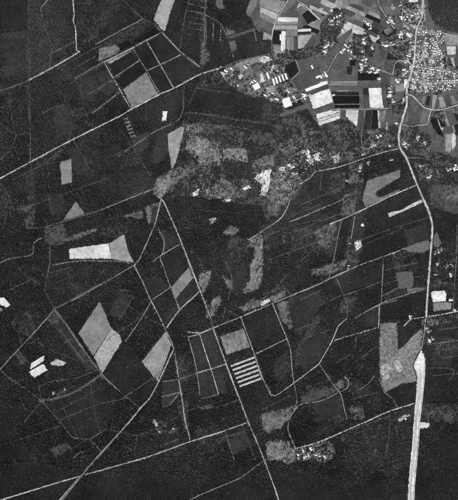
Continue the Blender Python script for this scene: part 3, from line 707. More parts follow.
rd(.5, 76, P('2 392 30 375')); rd(.5, 76, P('60 400 78 440')); rd(.5, 72, P('90 380 96 420 104 440'))
rd(.6, 90, A(0, 380, '270 265 330 230')); rd(.7, 120, A(0, 380, '280 300 300 280 320 275'))
rd(.6, 80, A(0, 200, '200 320 260 300 300 280')); rd(.6, 80, A(0, 200, '370 310 400 265')); rd(.6, 76, A(0, 200, '195 340 240 345'))
rd(.8, 92, A(100, 200, '75 350 95 345 125 370 70 458'))
rd(.55, 92, A(200, 100, '330 458 380 430 458 400')); rd(.6, 100, A(200, 200, '250 140 350 100 458 75'))

rd(.9, 182, P('188 337 198 334.5 213 328')); rd(.85, 150, P('188 337 193 354 197 373 200 396')); rd(.9, 190, P('199.5 334 205 351 211 369 218.5 394')); rd(.9, 186, P('195 373.5 211 369 226 364')); rd(.7, 130, P('201 398.5 210 397 219 394'))
rd(.8, 112, P('176 380 196 374')); rd(.7, 110, P('213 328 206 308'))
rd(.7, 116, P('262 300 266 296 280 288')); rd(.6, 100, P('223 318 226 310 240 317'))
rd(.6, 96, P('300 262 316 248 330 240')); rd(.55, 92, P('312 246 318 256')); rd(.55, 92, P('319 240 326 251')); rd(.55, 88, P('326 236 332 246')); rd(.6, 100, P('282 286 292 296')); rd(.55, 92, P('274 280 281 292')); rd(.6, 100, P('262 296 276 288 288 274'))

for s, v in (('12 180 44 164 60 150', 84), ('20 210 70 192 110 178', 80), ('56 70 84 54 100 46', 84), ('70 84 100 66 120 56', 76), ('30 60 30 130 31 170', 80), ('120 130 134 150 150 176', 80), ('104 160 130 148 150 138', 78),
             ('10 290 40 276 70 268', 78), ('70 300 100 284', 82), ('20 330 50 350 80 362', 76), ('60 330 84 362', 96), ('120 300 146 318 170 330', 80), ('106 340 122 330 140 318', 82), ('120 400 150 380 165 368', 80),
             ('60 420 100 404 130 398', 78), ('20 440 60 426', 78), ('110 430 140 436 180 428', 82), ('190 410 215 404', 84), ('216 440 246 430', 82), ('256 436 284 426', 84), ('262 410 290 396', 84), ('300 340 330 330', 88),
             ('300 300 322 290', 84), ('296 330 318 322', 80), ('306 388 330 380', 84), ('350 400 380 392', 82), ('372 350 356 362', 84), ('352 430 390 416', 82), ('386 270 420 262', 84), ('384 284 398 280 424 276', 88), ('360 240 400 226 428 218', 84),
             ('300 230 340 214', 90), ('300 238 336 224', 86), ('270 260 296 250 330 238', 88), ('300 205 342 188', 86), ('186 210 240 214', 78), ('184 228 240 232', 84), ('190 250 200 262 206 280', 84), ('226 262 232 280 228 300', 92), ('438 330 502 322', 84),
             ('430 360 470 354', 80), ('432 376 470 372', 80), ('436 266 456 268', 90), ('434 282 454 284', 88)):
    rd(.6, v + 14, P(s), 'ride')
# right-hand side
rd(1.1, 184, P('399.5 148.5 378.6 153.7 339 167 315.7 172 310 178 300 184')); rd(1.0, 182, P('290 200 287.8 206.5 281 218 268 227.5 253.7 236.7 249 240')); rd(.7, 120, P('300 184 293 196 290 200'))
rd(.95, 165, P('289 222 300 218 343 199.5')); rd(1.3, 206, P('330 224 343 219 368 207.4 391.7 195.6 417 185'), 'road')
rd(.8, 130, P('342 219 339 231 334 257.6 329 278.6')); rd(.9, 140, P('355 216 351 239')); rd(.9, 140, P('383 260 382.5 278.6 380.7 305'))
rd(.65, 125, P('343 295.6 363 289 382.5 281')); rd(.65, 115, P('336.7 278.6 343 294 348.5 310')); rd(.65, 110, P('321 304.7 343 294.6')); rd(.9, 165, P('355 318 381 303.5 403.5 295.6 424.5 289'))
rd(.7, 130, P('381 297 398 287.8'))
rd(.7, 110, B(280, 150, '325 160 315 200 305 300')); rd(.5, 88, P('325 196 331 186'))
for k in range(5): rd(.5, 84, P('%g %g %g %g' % (345 - k * .7, 191 + k * 6, 356.5 - k * .7, 188.5 + k * 6.2)), 'ride')
rd(.6, 92, P('345 190 341 216')); rd(.6, 92, P('357 188 352.5 214'))
for y in (222, 226, 230): rd(.5, 80, P('%g %g %g %g' % (366, y + 18, 404, y + 2)), 'ride') if y == 226 else None
rd(.7, 130, P('426 290 458 292')) if False else None
rd(1.3, 198, P('404 326 411 319.5 426 317 443 314.4 458 311 502 303'), 'road'); rd(.85, 118, P('427 344.5 458 340.6 502 334')); rd(.6, 100, P('432 248.5 458 250 502 251')); rd(.7, 110, P('457 225 456.5 255 454 290 453 312'))
rd(1.9, 204, P('423.5 -30 423 0 422 16 416.6 29 415 45 414 60 410 78.6 406.6 86.5 406.6 105 402 120 398.8 134 399.6 147 406.6 159 416.6 184 424.5 202 429 213 432.2 226 430.6 252 428.5 279 427 300 426 318'), 'road')
rd(1.0, 165, P('425.5 318 424 332 422 346')); rd(1.2, 196, P('406 94.5 412 95.6 417.6 101 424 107.5 431 109.5 441 110 458 105 480 102 502 100')); rd(1.0, 190, P('431 109.5 428.8 118 427 124 420 126')); rd(.9, 170, P('403 124.5 408.5 126.5 416 126 424 123.5'))
rd(.9, 172, P('377 -4 380 6.5 386.5 17 392.4 26 394.4 29')); rd(.9, 160, P('376 0 368 -20 360 -44'))
rd(.8, 150, P('346 49 338.5 52.5 332 63 327.2 72.2')); rd(.7, 130, P('326 72.2 328 83 332 96 334.5 108')); rd(.95, 178, P('346 51 360.6 60.5 372.4 66.4 380 69.7 389 73.6 393 75')); rd(.8, 185, P('392.5 75 394.4 65.7 398 61 409 63'))
rd(.8, 160, P('380 40.6 388 43 393 44 401 42 406 48.5')); rd(1.3, 196, P('286 -20 297 0 304.5 5 312 12.5 320 19.6'), 'road'); rd(.8, 215, P('291 -14 288 0 284 6.5 279.7 14 274.4 25 272.5 33 271.5 40'))
rd(.8, 190, P('331 109.5 360 109.3 391 108.3'), 'track'); rd(.8, 110, P('272 56 290 57 310 50 330 44')) if False else None
rd(.7, 120, P('295 60 299 71')); rd(.8, 170, P('296 60.5 299.5 71 292 79')); rd(.9, 200, P('282 106 300 99 311 94')); rd(.6, 150, B(200, 0, '415 240 430 315'))
rd(.7, 150, P('361 132 362 145 364 152')); rd(.7, 140, P('455 150 432 160 420 158 408 158'))
# light belts in the dark plantations near the top
rd(1.0, 122, B(200, 0, '-20 100 30 110 100 145 160 190 200 270 230 350 255 440')); rd(1.1, 120, B(200, 0, '45 130 45 310')); rd(1.0, 130, B(200, 0, '103 165 96 312')); rd(.9, 135, B(200, 0, '158 225 154 315'))
rd(.6, 104, B(150, 0, '300 -40 290 30 260 150 245 260 230 370')); rd(1.1, 112, B(150, 0, '435 -40 430 0 415 130 415 300 395 458'))
for s in ('290 30 420 62', '290 85 420 102', '282 130 420 150', '290 175 415 190', '280 212 400 232', '300 -10 430 12'):
    rd(.6, 108, B(150, 0, s), 'ride')
for y in (2, 8, 15, 20, 26, 31, 37): rd(.55, 80, P('200 %g 205.5 %g' % (y, y + .8)), 'ride')
rd(.55, 104, P('184 113 200 113.6 231 118.9 276 125.7'))
# village streets
for s in ('250 60 285 120 330 190', '215 90 205 150 188 205 150 245 110 262', '280 110 262 190 240 290 215 390', '120 190 185 205 262 218', '100 265 240 290 330 300', '300 100 320 90 350 40',
          '60 388 120 385 220 400 330 400 458 392 600 385', '330 300 380 330 458 350 600 352', '330 400 345 330 350 300', '110 262 95 330 80 385', '160 262 140 385', '205 285 185 392', '120 120 80 190 60 260', '0 235 60 236 100 262',
          '150 30 330 20 458 62 600 70', '262 400 250 458', '400 395 380 458'):
    rd(.95, 186, B(398, 30, s), 'street')
for s in ('155 10 175 60 165 150 200 180', '200 180 260 160 300 130 330 60', '200 70 260 100 300 130', '270 200 330 235 420 240', '160 320 240 300'):
    rd(.7, 180, B(380, 0, s), 'street')
# the motorway being laid out at lower right
field(196, A(338, 300, '318 188 334 230 332 290 322 380 312 458 306 540 290 720 285 930 262 930 268 720 284 540 288 458 296 380 302 290 288 250 304 215'), 's', name='motorway_earthworks', jit=.35)
for dx, w, v in ((-9, 1.3, 238), (6, 1.3, 240), (-1, .8, 205), (13, .6, 224)):
    road('motorway_lane', w, v, A(338, 300, '%g 225 %g 290 %g 380 %g 458 %g 540 %g 720 %g 930' % (316 + dx * .7, 317 + dx, 309 + dx, 300 + dx, 295 + dx, 279 + dx, 273 + dx)), 'p')
field(214, A(338, 380, '310 160 350 165 345 185 308 185'), 's', name='earthworks_apron')
field(236, A(338, 300, '305 215 318 192 330 225 328 262 305 280 290 252'), 's', name='earthworks_apron', jit=.3)
# ------------------------------------------------------------------ houses, barns and sheds
ROOFS = [('tile_roof_dark', .16), ('tile_roof_mid', .34), ('tile_roof_pale', .55), ('sheet_roof_white', .82)]
WALLM = plain_mat('brick_wall', .30, .25, 1.5)
CHIM = plain_mat('chimney_brick', .22, .2, .5)
def gable_meshes(tag_, w, l, eave, ridge, over=.5, th=.3):
    hw, hl = w / 2, l / 2
    v = [(-hw,-hl,0),(hw,-hl,0),(hw,hl,0),(-hw,hl,0),(-hw,-hl,eave),(hw,-hl,eave),(hw,hl,eave),(-hw,hl,eave),(0,-hl,ridge-.12),(0,hl,ridge-.12)]
    f = [(0,1,5,8,4),(1,2,6,5),(2,3,7,9,6),(3,0,4,7)]
    wall = bpy.data.meshes.new('wall_' + tag_); wall.from_pydata(v, [], f); wall.materials.append(WALLM)
    sl = (ridge - eave) / hw; ow = hw + over; oz = eave - sl * over; ol = hl + over
    rv, rf = [], []
    for s in (-1, 1):
        b = len(rv)
        prof = [(s*ow, oz), (0, ridge), (0, ridge + th), (s*ow, oz + th)]
        for y in (-ol, ol): rv += [(x + (s * .002 if x == 0 else 0), y, z) for x, z in prof]
        q = [(0,1,2,3),(7,6,5,4),(0,4,5,1),(1,5,6,2),(2,6,7,3),(3,7,4,0)]
        rf += [tuple(b + i for i in (k if s > 0 else k[::-1])) for k in q]
    roofs = []
    for rn, val in ROOFS:
        r = bpy.data.meshes.new('roof_' + tag_); r.from_pydata(rv, [], rf); r.materials.append(plain_mat(rn, val, .12, 3., .15)); roofs.append(r)
    cv = []; c, h0, h1 = .45, ridge - .6, ridge + 1.1
    for z in (h0, h1): cv += [(x + .3, y + hl * .5, z) for x, y in ((-c,-c),(c,-c),(c,c),(-c,c))]
    ch = bpy.data.meshes.new('chimney_' + tag_); ch.from_pydata(cv, [], [(0,1,5,4),(1,2,6,5),(2,3,7,6),(3,0,4,7),(4,5,6,7)]); ch.materials.append(CHIM)
    return wall, roofs, ch
HTYPE = {'cottage': gable_meshes('cottage', 8.5, 11, 3.0, 6.8), 'house': gable_meshes('house', 10, 14, 4.6, 9.0),
         'barn': gable_meshes('barn', 13, 24, 4.2, 9.6, .6), 'shed': gable_meshes('shed', 12, 46, 2.8, 5.4, .4)}
HOUSES = []
def building(kind, x, y, rot, roof, label, group, sc=1.0):
    e = bpy.data.objects.new({'house': 'village_house'}.get(kind, {'shed': 'poultry_shed'}.get(kind, kind)), None)
    e.empty_display_size = 5
    e.location = (wx(x), wy(y), ground_z(x, y)); e.rotation_euler = (0, 0, rot); e.scale = (sc, sc, 1)
    link(e); tag(e, label, {'shed': 'shed', 'barn': 'barn'}.get(kind, 'house'), group)
    w, rs, ch = HTYPE[kind]
    link(bpy.data.objects.new('wall', w), e); r = link(bpy.data.objects.new('roof', rs[roof]), e)
    if kind in ('cottage', 'house'): link(bpy.data.objects.new('chimney', ch), r)
    HOUSES.append((x, y, {'cottage': .9, 'house': 1.1, 'barn': 1.7, 'shed': 2.0}[kind]))
    return e
ORD = ['leftmost', 'second from the left', 'third from the left', 'fourth from the left', 'fifth from the left', 'sixth from the left', 'seventh from the left', 'eighth from the left', 'ninth from the left', 'tenth from the left', 'eleventh from the left', 'twelfth from the left', 'thirteenth from the left', 'fourteenth from the left']
RW = ['dark roofed', 'grey roofed', 'pale roofed', 'white roofed']
def yard(x, y, r, tone):
    n = 9; a0 = RNG.random() * 6
    pts = [(x + math.cos(a0 + i * 2 * math.pi / n) * r * RNG.uniform(.6, 1.3), y + math.sin(a0 + i * 2 * math.pi / n) * r * RNG.uniform(.5, 1.1)) for i in range(n)]
    land('farmyard', tone, 'h', pts, .08, .4, .7, 2, .15)
def cluster(where, group, pts, rot=0.0, big=.45, yards=.9, tone=(130, 222), roofs=(1, 2, 2, 3, 3)):
    pts = sorted(pts)
    for (x, y) in pts:
        if RNG.random() < yards: yard(x, y, RNG.uniform(1.0, 2.1), RNG.choice([tone[0], sum(tone) / 2, tone[1]]))
    for i, (x, y) in enumerate(pts):
        kind = 'barn' if RNG.random() < big else RNG.choice(['house', 'cottage'])
        rf = RNG.choice(roofs)
        nm = {'barn': 'barn', 'house': 'house', 'cottage': 'cottage'}[kind]
        lab = '%s %s, %s %s' % (RW[rf], nm, ORD[min(i, 13)] if i < len(pts) - 1 or len(pts) < 2 else 'rightmost', where) if len(pts) > 1 else '%s %s %s' % (RW[rf], nm, where)
        if RNG.random() < .65 and len(pts) > 3:
            a = RNG.random() * 6.28; b = RNG.uniform(2.0, 3.0); xo, yo = x + math.cos(a) * b, y + math.sin(a) * b
            if free[cell(xo, yo)] and all(math.hypot(xo - t[0], yo - t[1]) > 1.8 for t in pts):
                building('cottage', xo, yo, rot + RNG.uniform(-.3, 1.6), RNG.choice([2, 3]), 'small pale outbuilding ' + where, 'outbuildings: ' + group, RNG.uniform(.65, .95)).name = 'outbuilding'
        building(kind, x, y, rot + RNG.choice([0, math.pi / 2]) + RNG.uniform(-.15, .15), rf, lab, group, RNG.uniform(1.0, 1.3))
cluster('of the farms on the lane at the top', 'farms on the lane near the top edge', B(320, 0, '10 65 90 80 130 130 150 120 110 140 150 170 130 185 85 160 92 188 175 235'), .3)
cluster('in the farm row on the open field', 'farm on the open field', B(320, 0, '350 165 362 180 370 192 385 215'), .4)
cluster('in the hamlet above the large grey field', 'hamlet above the large field', B(320, 0, '200 350 180 380 230 350 215 385 165 400 240 400 330 300 340 330 325 395 400 370 440 290'), .5)
cluster('of the farms in trees by the lane', 'farms by the sand lane', B(320, 0, '40 360 60 345 30 390 45 405'), .4)
cluster('on the lane loop by the top right wood', 'houses on the top loop of lanes', B(380, 0, '155 45 190 90 205 130 225 155 190 150 165 140 240 120 270 110 290 130 300 75 290 55'), .2, .25)
cluster('beside the pale oval plot near the village', 'houses by the oval plot', B(380, 0, '150 265 165 250 180 235 150 285 215 260 240 265 225 275'), .6)
cluster('on the curving lane at the top right', 'farm on the curving lane', B(380, 0, '60 170 75 135 90 160 105 180 72 152'), .9)
cluster('on the lane left of the oval plot', 'row on the lane left of the oval plot', B(380, 0, '20 345 45 350 75 345 100 340 130 345'), .1)
cluster('right of the long white field strip', 'houses west of the village road', B(380, 50, '180 150 190 180 200 165 180 195 125 230 140 245 150 225'), .3, .25)
cluster('beside the white field at the village edge', 'farms beside the white field', B(380, 50, '70 290 75 320 80 350 66 342 100 395 170 400 180 380'), .1)
cluster('along the lane above the dark field bar', 'farms along the lane above the dark bar', B(320, 50, '310 110 320 140 310 155 345 120 380 170 410 150 440 155 420 172 395 140 450 220 330 75 350 70'), .4)
cluster('at the top of the large grey field', 'houses at the field head', B(320, 50, '230 65 180 15 40 15'), .4)
cluster('left of the white strip fields', 'farms left of the strip fields', B(320, 50, '40 175 20 190 50 195 10 205 100 345'), .5)
cluster('in the left of the hamlet by woods', 'farms by the wood edge', B(200, 50, '160 130 185 180 200 160 240 140 300 200 320 190 310 208 330 150 350 130 290 270 420 235 400 245 370 110'), -.5)
cluster('in the farming hamlet among garden trees', 'farms in the garden hamlet', B(260, 50, '40 50 60 55 30 70 75 75 20 60 90 150 130 160 100 130 60 290 100 330 40 345 70 340'), -.4)
cluster('near the white glasshouse roof', 'houses near the glasshouse', B(260, 50, '340 350 345 372 330 338 220 320 208 310 90 375 130 375'), -.4)
cluster('alone on the grey fields below the lane', 'lone houses on the grey fields', B(260, 50, '400 130 440 205'), .4)
cluster('in the rough gardens below the field strips', 'houses in the rough gardens', B(340, 95, '380 390 260 385 240 395 310 310 290 325 365 10 430 215 190 450 170 455'), .2, .2)
cluster('in the sandy heath clearing', 'houses in the heath clearing', B(280, 150, '215 80 235 100 295 45 290 60 15 150 85 120 110 180 420 50 425 75 30 200'), .3, .2)
cluster('on the village road south of the dark fields', 'houses south of the village', B(398, 130, '150 55 200 95 45 105 60 100 75 112 150 72 170 275 60 130'), .5, .3)
cluster('on the right edge below the village fields', 'houses at the right edge', B(398, 130, '230 360 250 350 440 270 450 300 400 300 380 310 430 300'), .3, .3)
cluster('beside the wooded forest lane', 'forest lane houses', B(340, 150, '155 130 150 160 50 235 395 75 215 95'), .2, .3)
cluster('in the wood right of the main road', 'houses in the wood by the main road', A(338, 200, '385 200 370 206 395 192 430 245 418 250 380 245 370 285 430 287'), .2, .3)
cluster('in the long sandy forest clearing', 'houses in the sandy forest clearing', A(338, 200, '75 165 95 95 45 165 76 185 40 250'), .2, .2)
cluster('by the road above the motorway earthworks', 'houses above the earthworks', A(338, 300, '275 65 345 120 350 155 362 150 336 108'), .2, .4)
cluster('by the white square sand pit', 'houses by the sand pit', B(398, 290, '400 75 430 150'), .1)
cluster('in the hamlet at the bottom edge', 'hamlet at the bottom', A(200, 380, '375 285 395 270 430 262 415 287 442 285 400 292 376 298') + A(300, 380, '42 262 75 290 95 292'), .4)
cluster('in the wood left of the motorway', 'houses left of the motorway', A(300, 380, '403 147 412 134'), .4)
cluster('below the white sand patches at left', 'farm at the left', A(0, 300, '205 355 248 340'), .3)
cluster('in the small clearing at bottom left of centre', 'clearing farm at the bottom', A(100, 380, '210 155 216 168 280 185 228 197'), .3)
# long poultry sheds and the glasshouse
for i, s in enumerate(('200 202', '176 212', '152 222', '128 232', '106 244', '62 198', '20 212')):
    (x, y), = B(260, 50, s)
    building('shed', x, y, math.radians(18), 3, 'long white roofed shed, %s of the parallel row' % (['rightmost', 'second from the right', 'third from the right', 'fourth from the right', 'fifth from the right', 'sixth from the right', 'leftmost'][i]), 'parallel white sheds in the hamlet', 1.15)
for x, y, r, lab in ((280.5, 37.5, 0, 'long white shed beside the pale paddock, upper of two'), (282.5, 48.5, 0, 'long white shed beside the pale paddock, lower of two')):
    building('shed', x, y, r, 3, lab, 'white sheds by the paddock')
def glasshouse(x, y, rot, w, l, n, label):
    e = bpy.data.objects.new('glasshouse', None); e.location = (wx(x), wy(y), ground_z(x, y)); e.rotation_euler = (0, 0, rot); link(e)
    tag(e, label, 'glasshouse')
    gm = plain_mat('whitewashed_glass', .84, .05, 8.); wm = plain_mat('glasshouse_wall', .7, .05, 4.)
    mesh_obj('wall', [(-w/2,-l/2,0),(w/2,-l/2,0),(w/2,l/2,0),(-w/2,l/2,0),(-w/2,-l/2,3),(w/2,-l/2,3),(w/2,l/2,3),(-w/2,l/2,3)], [(0,1,5,4),(1,2,6,5),(2,3,7,6),(3,0,4,7)], wm, e)
    b = w / n
    for k in range(n):
        x0 = -w / 2 + k * b
        mesh_obj('roof_bay', [(x0,-l/2,3.002),(x0+b/2,-l/2,4.6),(x0+b,-l/2,3.002),(x0,l/2,3.002),(x0+b/2,l/2,4.6),(x0+b,l/2,3.002)], [(0,1,4,3),(1,2,5,4),(0,2,1),(3,4,5)], gm, e)
    HOUSES.append((x, y, max(w, l) / S / 2))
glasshouse(287, 102.5, math.radians(20), 66, 72, 9, 'large white glasshouse block at the lower edge of the hamlet')
glasshouse(256.5, 86.5, math.radians(30), 52, 46, 7, 'white glasshouse left of the parallel sheds')

# the dense village: houses along the streets
STREETS = ['215 90 205 150 188 205 150 245 110 262', '280 110 262 190 240 290 215 390', '120 190 185 205 262 218', '100 265 240 290 330 300', '60 388 120 385 220 400 330 400 458 392',
           '330 300 380 330 458 350', '110 262 95 330 80 385', '160 262 140 385', '205 285 185 392', '120 120 80 190 60 260', '150 30 330 20', '262 400 250 458', '400 395 380 458', '250 60 285 120 330 190']
placed = []
dense = []
for s in STREETS:
    p = B(398, 30, s)
    for (xa, ya), (xb, yb) in zip(p[:-1], p[1:]):
        L = math.hypot(xb - xa, yb - ya); n = max(1, int(L / 2.2))
        nx, ny = -(yb - ya) / L, (xb - xa) / L
        for i in range(n):
            for sd in (-1, 1):
                t = (i + .5) / n; o = sd * RNG.uniform(1.2, 1.6)
                x, y = xa + (xb - xa) * t + nx * o + RNG.uniform(-.2, .2), ya + (yb - ya) * t + ny * o
                if x > 457 or any(math.hypot(x - q[0], y - q[1]) < 1.5 for q in placed) or not free[cell(x, y)]: continue
                placed.append((x, y)); dense.append((x, y, math.atan2(-(yb - ya), xb - xa) + RNG.choice([0, math.pi / 2])))
VP = [B(398, 30, '60 60 200 20 330 40 360 120 350 280 458 330 458 440 300 480 60 460 90 330 110 250'), B(380, 0, '160 0 320 10 300 200 230 230 160 170')]
for vp in VP:
    sl, m = poly_mask(vp); js, is_ = np.nonzero(m)
    for k in NR.permutation(len(js))[:1600]:
        x, y = X0 + (sl[1].start + is_[k] + .5) / R, Y0 + (sl[0].start + js[k] + .5) / R
        jj, ii = cell(x, y)
        if x > 457 or not free[jj - 1:jj + 2, ii - 1:ii + 2].all() or any(math.hypot(x - q[0], y - q[1]) < 1.95 for q in placed) or any(math.hypot(x - q[0], y - q[1]) < 2.2 for q in HOUSES): continue
        placed.append((x, y)); dense.append((x, y, math.radians(15) + RNG.choice([0, math.pi / 2]) + RNG.uniform(-.15, .15)))
for x, y, r in dense[:255]:
    k = RNG.choice(['house', 'cottage', 'cottage']); rf = RNG.choice([0, 1, 2, 3, 3, 3])
    building(k, x, y, r, rf, '%s %s in the %s %s part of the dense village' % (RW[rf], k, 'top' if y < 52 else ('upper' if y < 66 else ('middle' if y < 78 else 'lower')), 'left' if x < 420 else ('central' if x < 434 else 'right')),
             '%s %ss in the dense village' % (RW[rf], k), RNG.uniform(.85, 1.05))

# ------------------------------------------------------------------ trees
cov0 = cover.copy(); hm = (tree_kind == 3) | (cover > .5)        # let trees straggle across the edges of heath
for _ in range(7):
    c = cover.copy(); acc = c[1:-1, 1:-1].copy() * 0
    for dj in (-1, 0, 1):
        for di in (-1, 0, 1): acc += c[1 + dj:GH - 1 + dj, 1 + di:GW - 1 + di]
    cover[1:-1, 1:-1] = acc / 9
cover = np.where(hm & (cov0 > .03), cover, cov0)
FOL = {0: plain_mat('mixed_foliage', .038, .35, 3.0, .38), 1: plain_mat('pine_foliage', .028, .30, 3.0, .22),
       2: plain_mat('garden_foliage', .042, .35, 3.0, .4), 3: plain_mat('heath_pine_foliage', .032, .35, 3.0, .35)}
for m_ in FOL.values():                        # the stand's own leaf tone, carried by each tree
    t_ = m_.node_tree; b_ = t_.nodes['Principled BSDF']; src = b_.inputs['Base Color'].links[0].from_socket
    at_ = t_.nodes.new('ShaderNodeAttribute'); at_.attribute_type = 'INSTANCER'; at_.attribute_name = 'leaf_tone'
    u_ = t_.nodes.new('ShaderNodeMath'); u_.operation = 'MULTIPLY'; t_.links.new(src, u_.inputs[0]); t_.links.new(at_.outputs['Fac'], u_.inputs[1])
    t_.links.new(u_.outputs[0], b_.inputs['Base Color'])
BARK = plain_mat('bark', .09, .3, .5)
def tree_group(name, mat, pointed):
    g = bpy.data.node_groups.new(name, 'GeometryNodeTree')
    g.interface.new_socket('Geometry', in_out='INPUT', socket_type='NodeSocketGeometry')
    g.interface.new_socket('Geometry', in_out='OUTPUT', socket_type='NodeSocketGeometry')
    N = g.nodes; Lk = g.links.new
    gi = N.new('NodeGroupInput'); go = N.new('NodeGroupOutput')
    join = N.new('GeometryNodeJoinGeometry')
    for k in range(4):
        ico = N.new('GeometryNodeMeshIcoSphere'); ico.inputs['Radius'].default_value = 1; ico.inputs['Subdivisions'].default_value = 3
        pos = N.new('GeometryNodeInputPosition'); no = N.new('ShaderNodeTexNoise'); no.noise_dimensions = '4D'
        no.inputs['W'].default_value = k * 3.7 + 1; no.inputs['Scale'].default_value = 2.1; no.inputs['Detail'].default_value = 2.0
        Lk(pos.outputs[0], no.inputs['Vector'])
        mr = N.new('ShaderNodeMapRange'); mr.inputs['From Min'].default_value = .28; mr.inputs['From Max'].default_value = .72
        mr.inputs['To Min'].default_value = .50; mr.inputs['To Max'].default_value = 1.22; Lk(no.outputs['Fac'], mr.inputs['Value'])
        sc = N.new('ShaderNodeVectorMath'); sc.operation = 'SCALE'; Lk(pos.outputs[0], sc.inputs[0]); Lk(mr.outputs[0], sc.inputs['Scale'])
        # narrower towards the tip
        sep = N.new('ShaderNodeSeparateXYZ'); Lk(sc.outputs[0], sep.inputs[0])
        tp = N.new('ShaderNodeMapRange'); tp.inputs['From Min'].default_value = -1; tp.inputs['From Max'].default_value = 1
        tp.inputs['To Min'].default_value = 1.1; tp.inputs['To Max'].default_value = pointed; Lk(sep.outputs[2], tp.inputs['Value'])
        mx = N.new('ShaderNodeMath'); mx.operation = 'MULTIPLY'; my = N.new('ShaderNodeMath'); my.operation = 'MULTIPLY'
        Lk(sep.outputs[0], mx.inputs[0]); Lk(tp.outputs[0], mx.inputs[1]); Lk(sep.outputs[1], my.inputs[0]); Lk(tp.outputs[0], my.inputs[1])
        cmb = N.new('ShaderNodeCombineXYZ'); Lk(mx.outputs[0], cmb.inputs[0]); Lk(my.outputs[0], cmb.inputs[1]); Lk(sep.outputs[2], cmb.inputs[2])
        sp = N.new('GeometryNodeSetPosition'); Lk(ico.outputs['Mesh'], sp.inputs['Geometry']); Lk(cmb.outputs[0], sp.inputs['Position'])
        tr = N.new('GeometryNodeTransform'); tr.inputs['Translation'].default_value = (0, 0, .58); tr.inputs['Scale'].default_value = (.5, .5, .42)
        Lk(sp.outputs[0], tr.inputs['Geometry'])
        sm = N.new('GeometryNodeSetMaterial'); sm.inputs['Material'].default_value = mat; Lk(tr.outputs[0], sm.inputs['Geometry'])
        cone = N.new('GeometryNodeMeshCone'); cone.inputs['Vertices'].default_value = 6; cone.inputs['Radius Top'].default_value = .02
        cone.inputs['Radius Bottom'].default_value = .045; cone.inputs['Depth'].default_value = .5
        s2 = N.new('GeometryNodeSetMaterial'); s2.inputs['Material'].default_value = BARK; Lk(cone.outputs['Mesh'], s2.inputs['Geometry'])
        j = N.new('GeometryNodeJoinGeometry'); Lk(sm.outputs[0], j.inputs[0]); Lk(s2.outputs[0], j.inputs[0])
        gti = N.new('GeometryNodeGeometryToInstance'); Lk(j.outputs[0], gti.inputs[0]); Lk(gti.outputs[0], join.inputs[0])
    iop = N.new('GeometryNodeInstanceOnPoints'); Lk(gi.outputs[0], iop.inputs['Points']); Lk(join.outputs[0], iop.inputs['Instance'])
    iop.inputs['Pick Instance'].default_value = True
    na = N.new('GeometryNodeInputNamedAttribute'); na.data_type = 'FLOAT_VECTOR'; na.inputs['Name'].default_value = 'size'
    Lk(na.outputs['Attribute'], iop.inputs['Scale'])
    rv = N.new('FunctionNodeRandomValue'); rv.data_type = 'FLOAT_VECTOR'
    rv.inputs[0].default_value = (0, 0, 0); rv.inputs[1].default_value = (.1, .1, 6.283)
    Lk(rv.outputs[0], iop.inputs['Rotation'])
    Lk(iop.outputs[0], go.inputs[0])
    return g
TG = {k: tree_group('tree_scatter_%d' % k, FOL[k], p) for k, p in ((0, .72), (1, .55), (2, .85), (3, .65))}

for x, y, r in HOUSES:
    j, i = cell(x, y); q = int(r * R) + 1
    free[max(0, j - q):j + q + 1, max(0, i - q):i + q + 1] = False

# bare sandy spots too many to count, along the rides and through the woods
sv, sf = [], []
tries = 0; made = 0
while made < 1500 and tries < 60000:
    tries += 1
    x, y = RNG.uniform(-10, 468), RNG.uniform(-10, 470); c = cell(x, y)
    if not free[c] or cover[c] < .55: continue
    jj, ii = c; near = not free[max(0, jj - 4):jj + 5, max(0, ii - 4):ii + 5].all()
    if RNG.random() > (.9 if near else .10 + .35 * (tree_kind[c] in (0, 3))): continue
    r = RNG.uniform(.16, .34) * (1.3 if near else 1); k0 = len(sv); zz = (int(layer[max(0, jj - 2):jj + 3, max(0, ii - 2):ii + 3].max()) + 1) * LZ
    for a in range(7):
        q_ = r * RNG.uniform(.5, 1.4); sv.append((wx(x + math.cos(a * .8976) * q_ * 1.3), wy(y - math.sin(a * .8976) * q_), zz))
    sf.append(tuple(range(k0, k0 + 7))); made += 1
    free[max(0, jj - 1):jj + 1, max(0, ii - 1):ii + 1] = False
tag(mesh_obj('sandy_spots', sv, sf, ground_mat(140, 'v')), 'small pale bare spots dotted through the dark woods', 'sand', None, 'stuff')
sv, sf = [], []
for _ in range(900):
    x, y = RNG.choice([(262, 176), (318, 156), (336, 157), (205, 190), (200, 150), (296, 168), (230, 160), (280, 190), (310, 160)])
    x += RNG.gauss(0, 13); y += RNG.gauss(0, 8); c = cell(x, y)
    if not free[c] or tree_kind[c] != 3 or not (186 < x < 350 and 122 < y < 215): continue
    jj, ii = c; zz = (int(layer[max(0, jj - 2):jj + 3, max(0, ii - 2):ii + 3].max()) + 1) * LZ; r = RNG.uniform(.15, .5); k0 = len(sv)
    for a in range(8):
        q_ = r * RNG.uniform(.4, 1.5); sv.append((wx(x + math.cos(a * .7854) * q_ * 1.3), wy(y - math.sin(a * .7854) * q_), zz))
    sf.append(tuple(range(k0, k0 + 8))); free[max(0, jj - 1):jj + 1, max(0, ii - 1):ii + 1] = False
tag(mesh_obj('sand_flecks', sv, sf, ground_mat(196, 'h')), 'bright blown sand flecks over the central heath', 'sand', None, 'stuff')

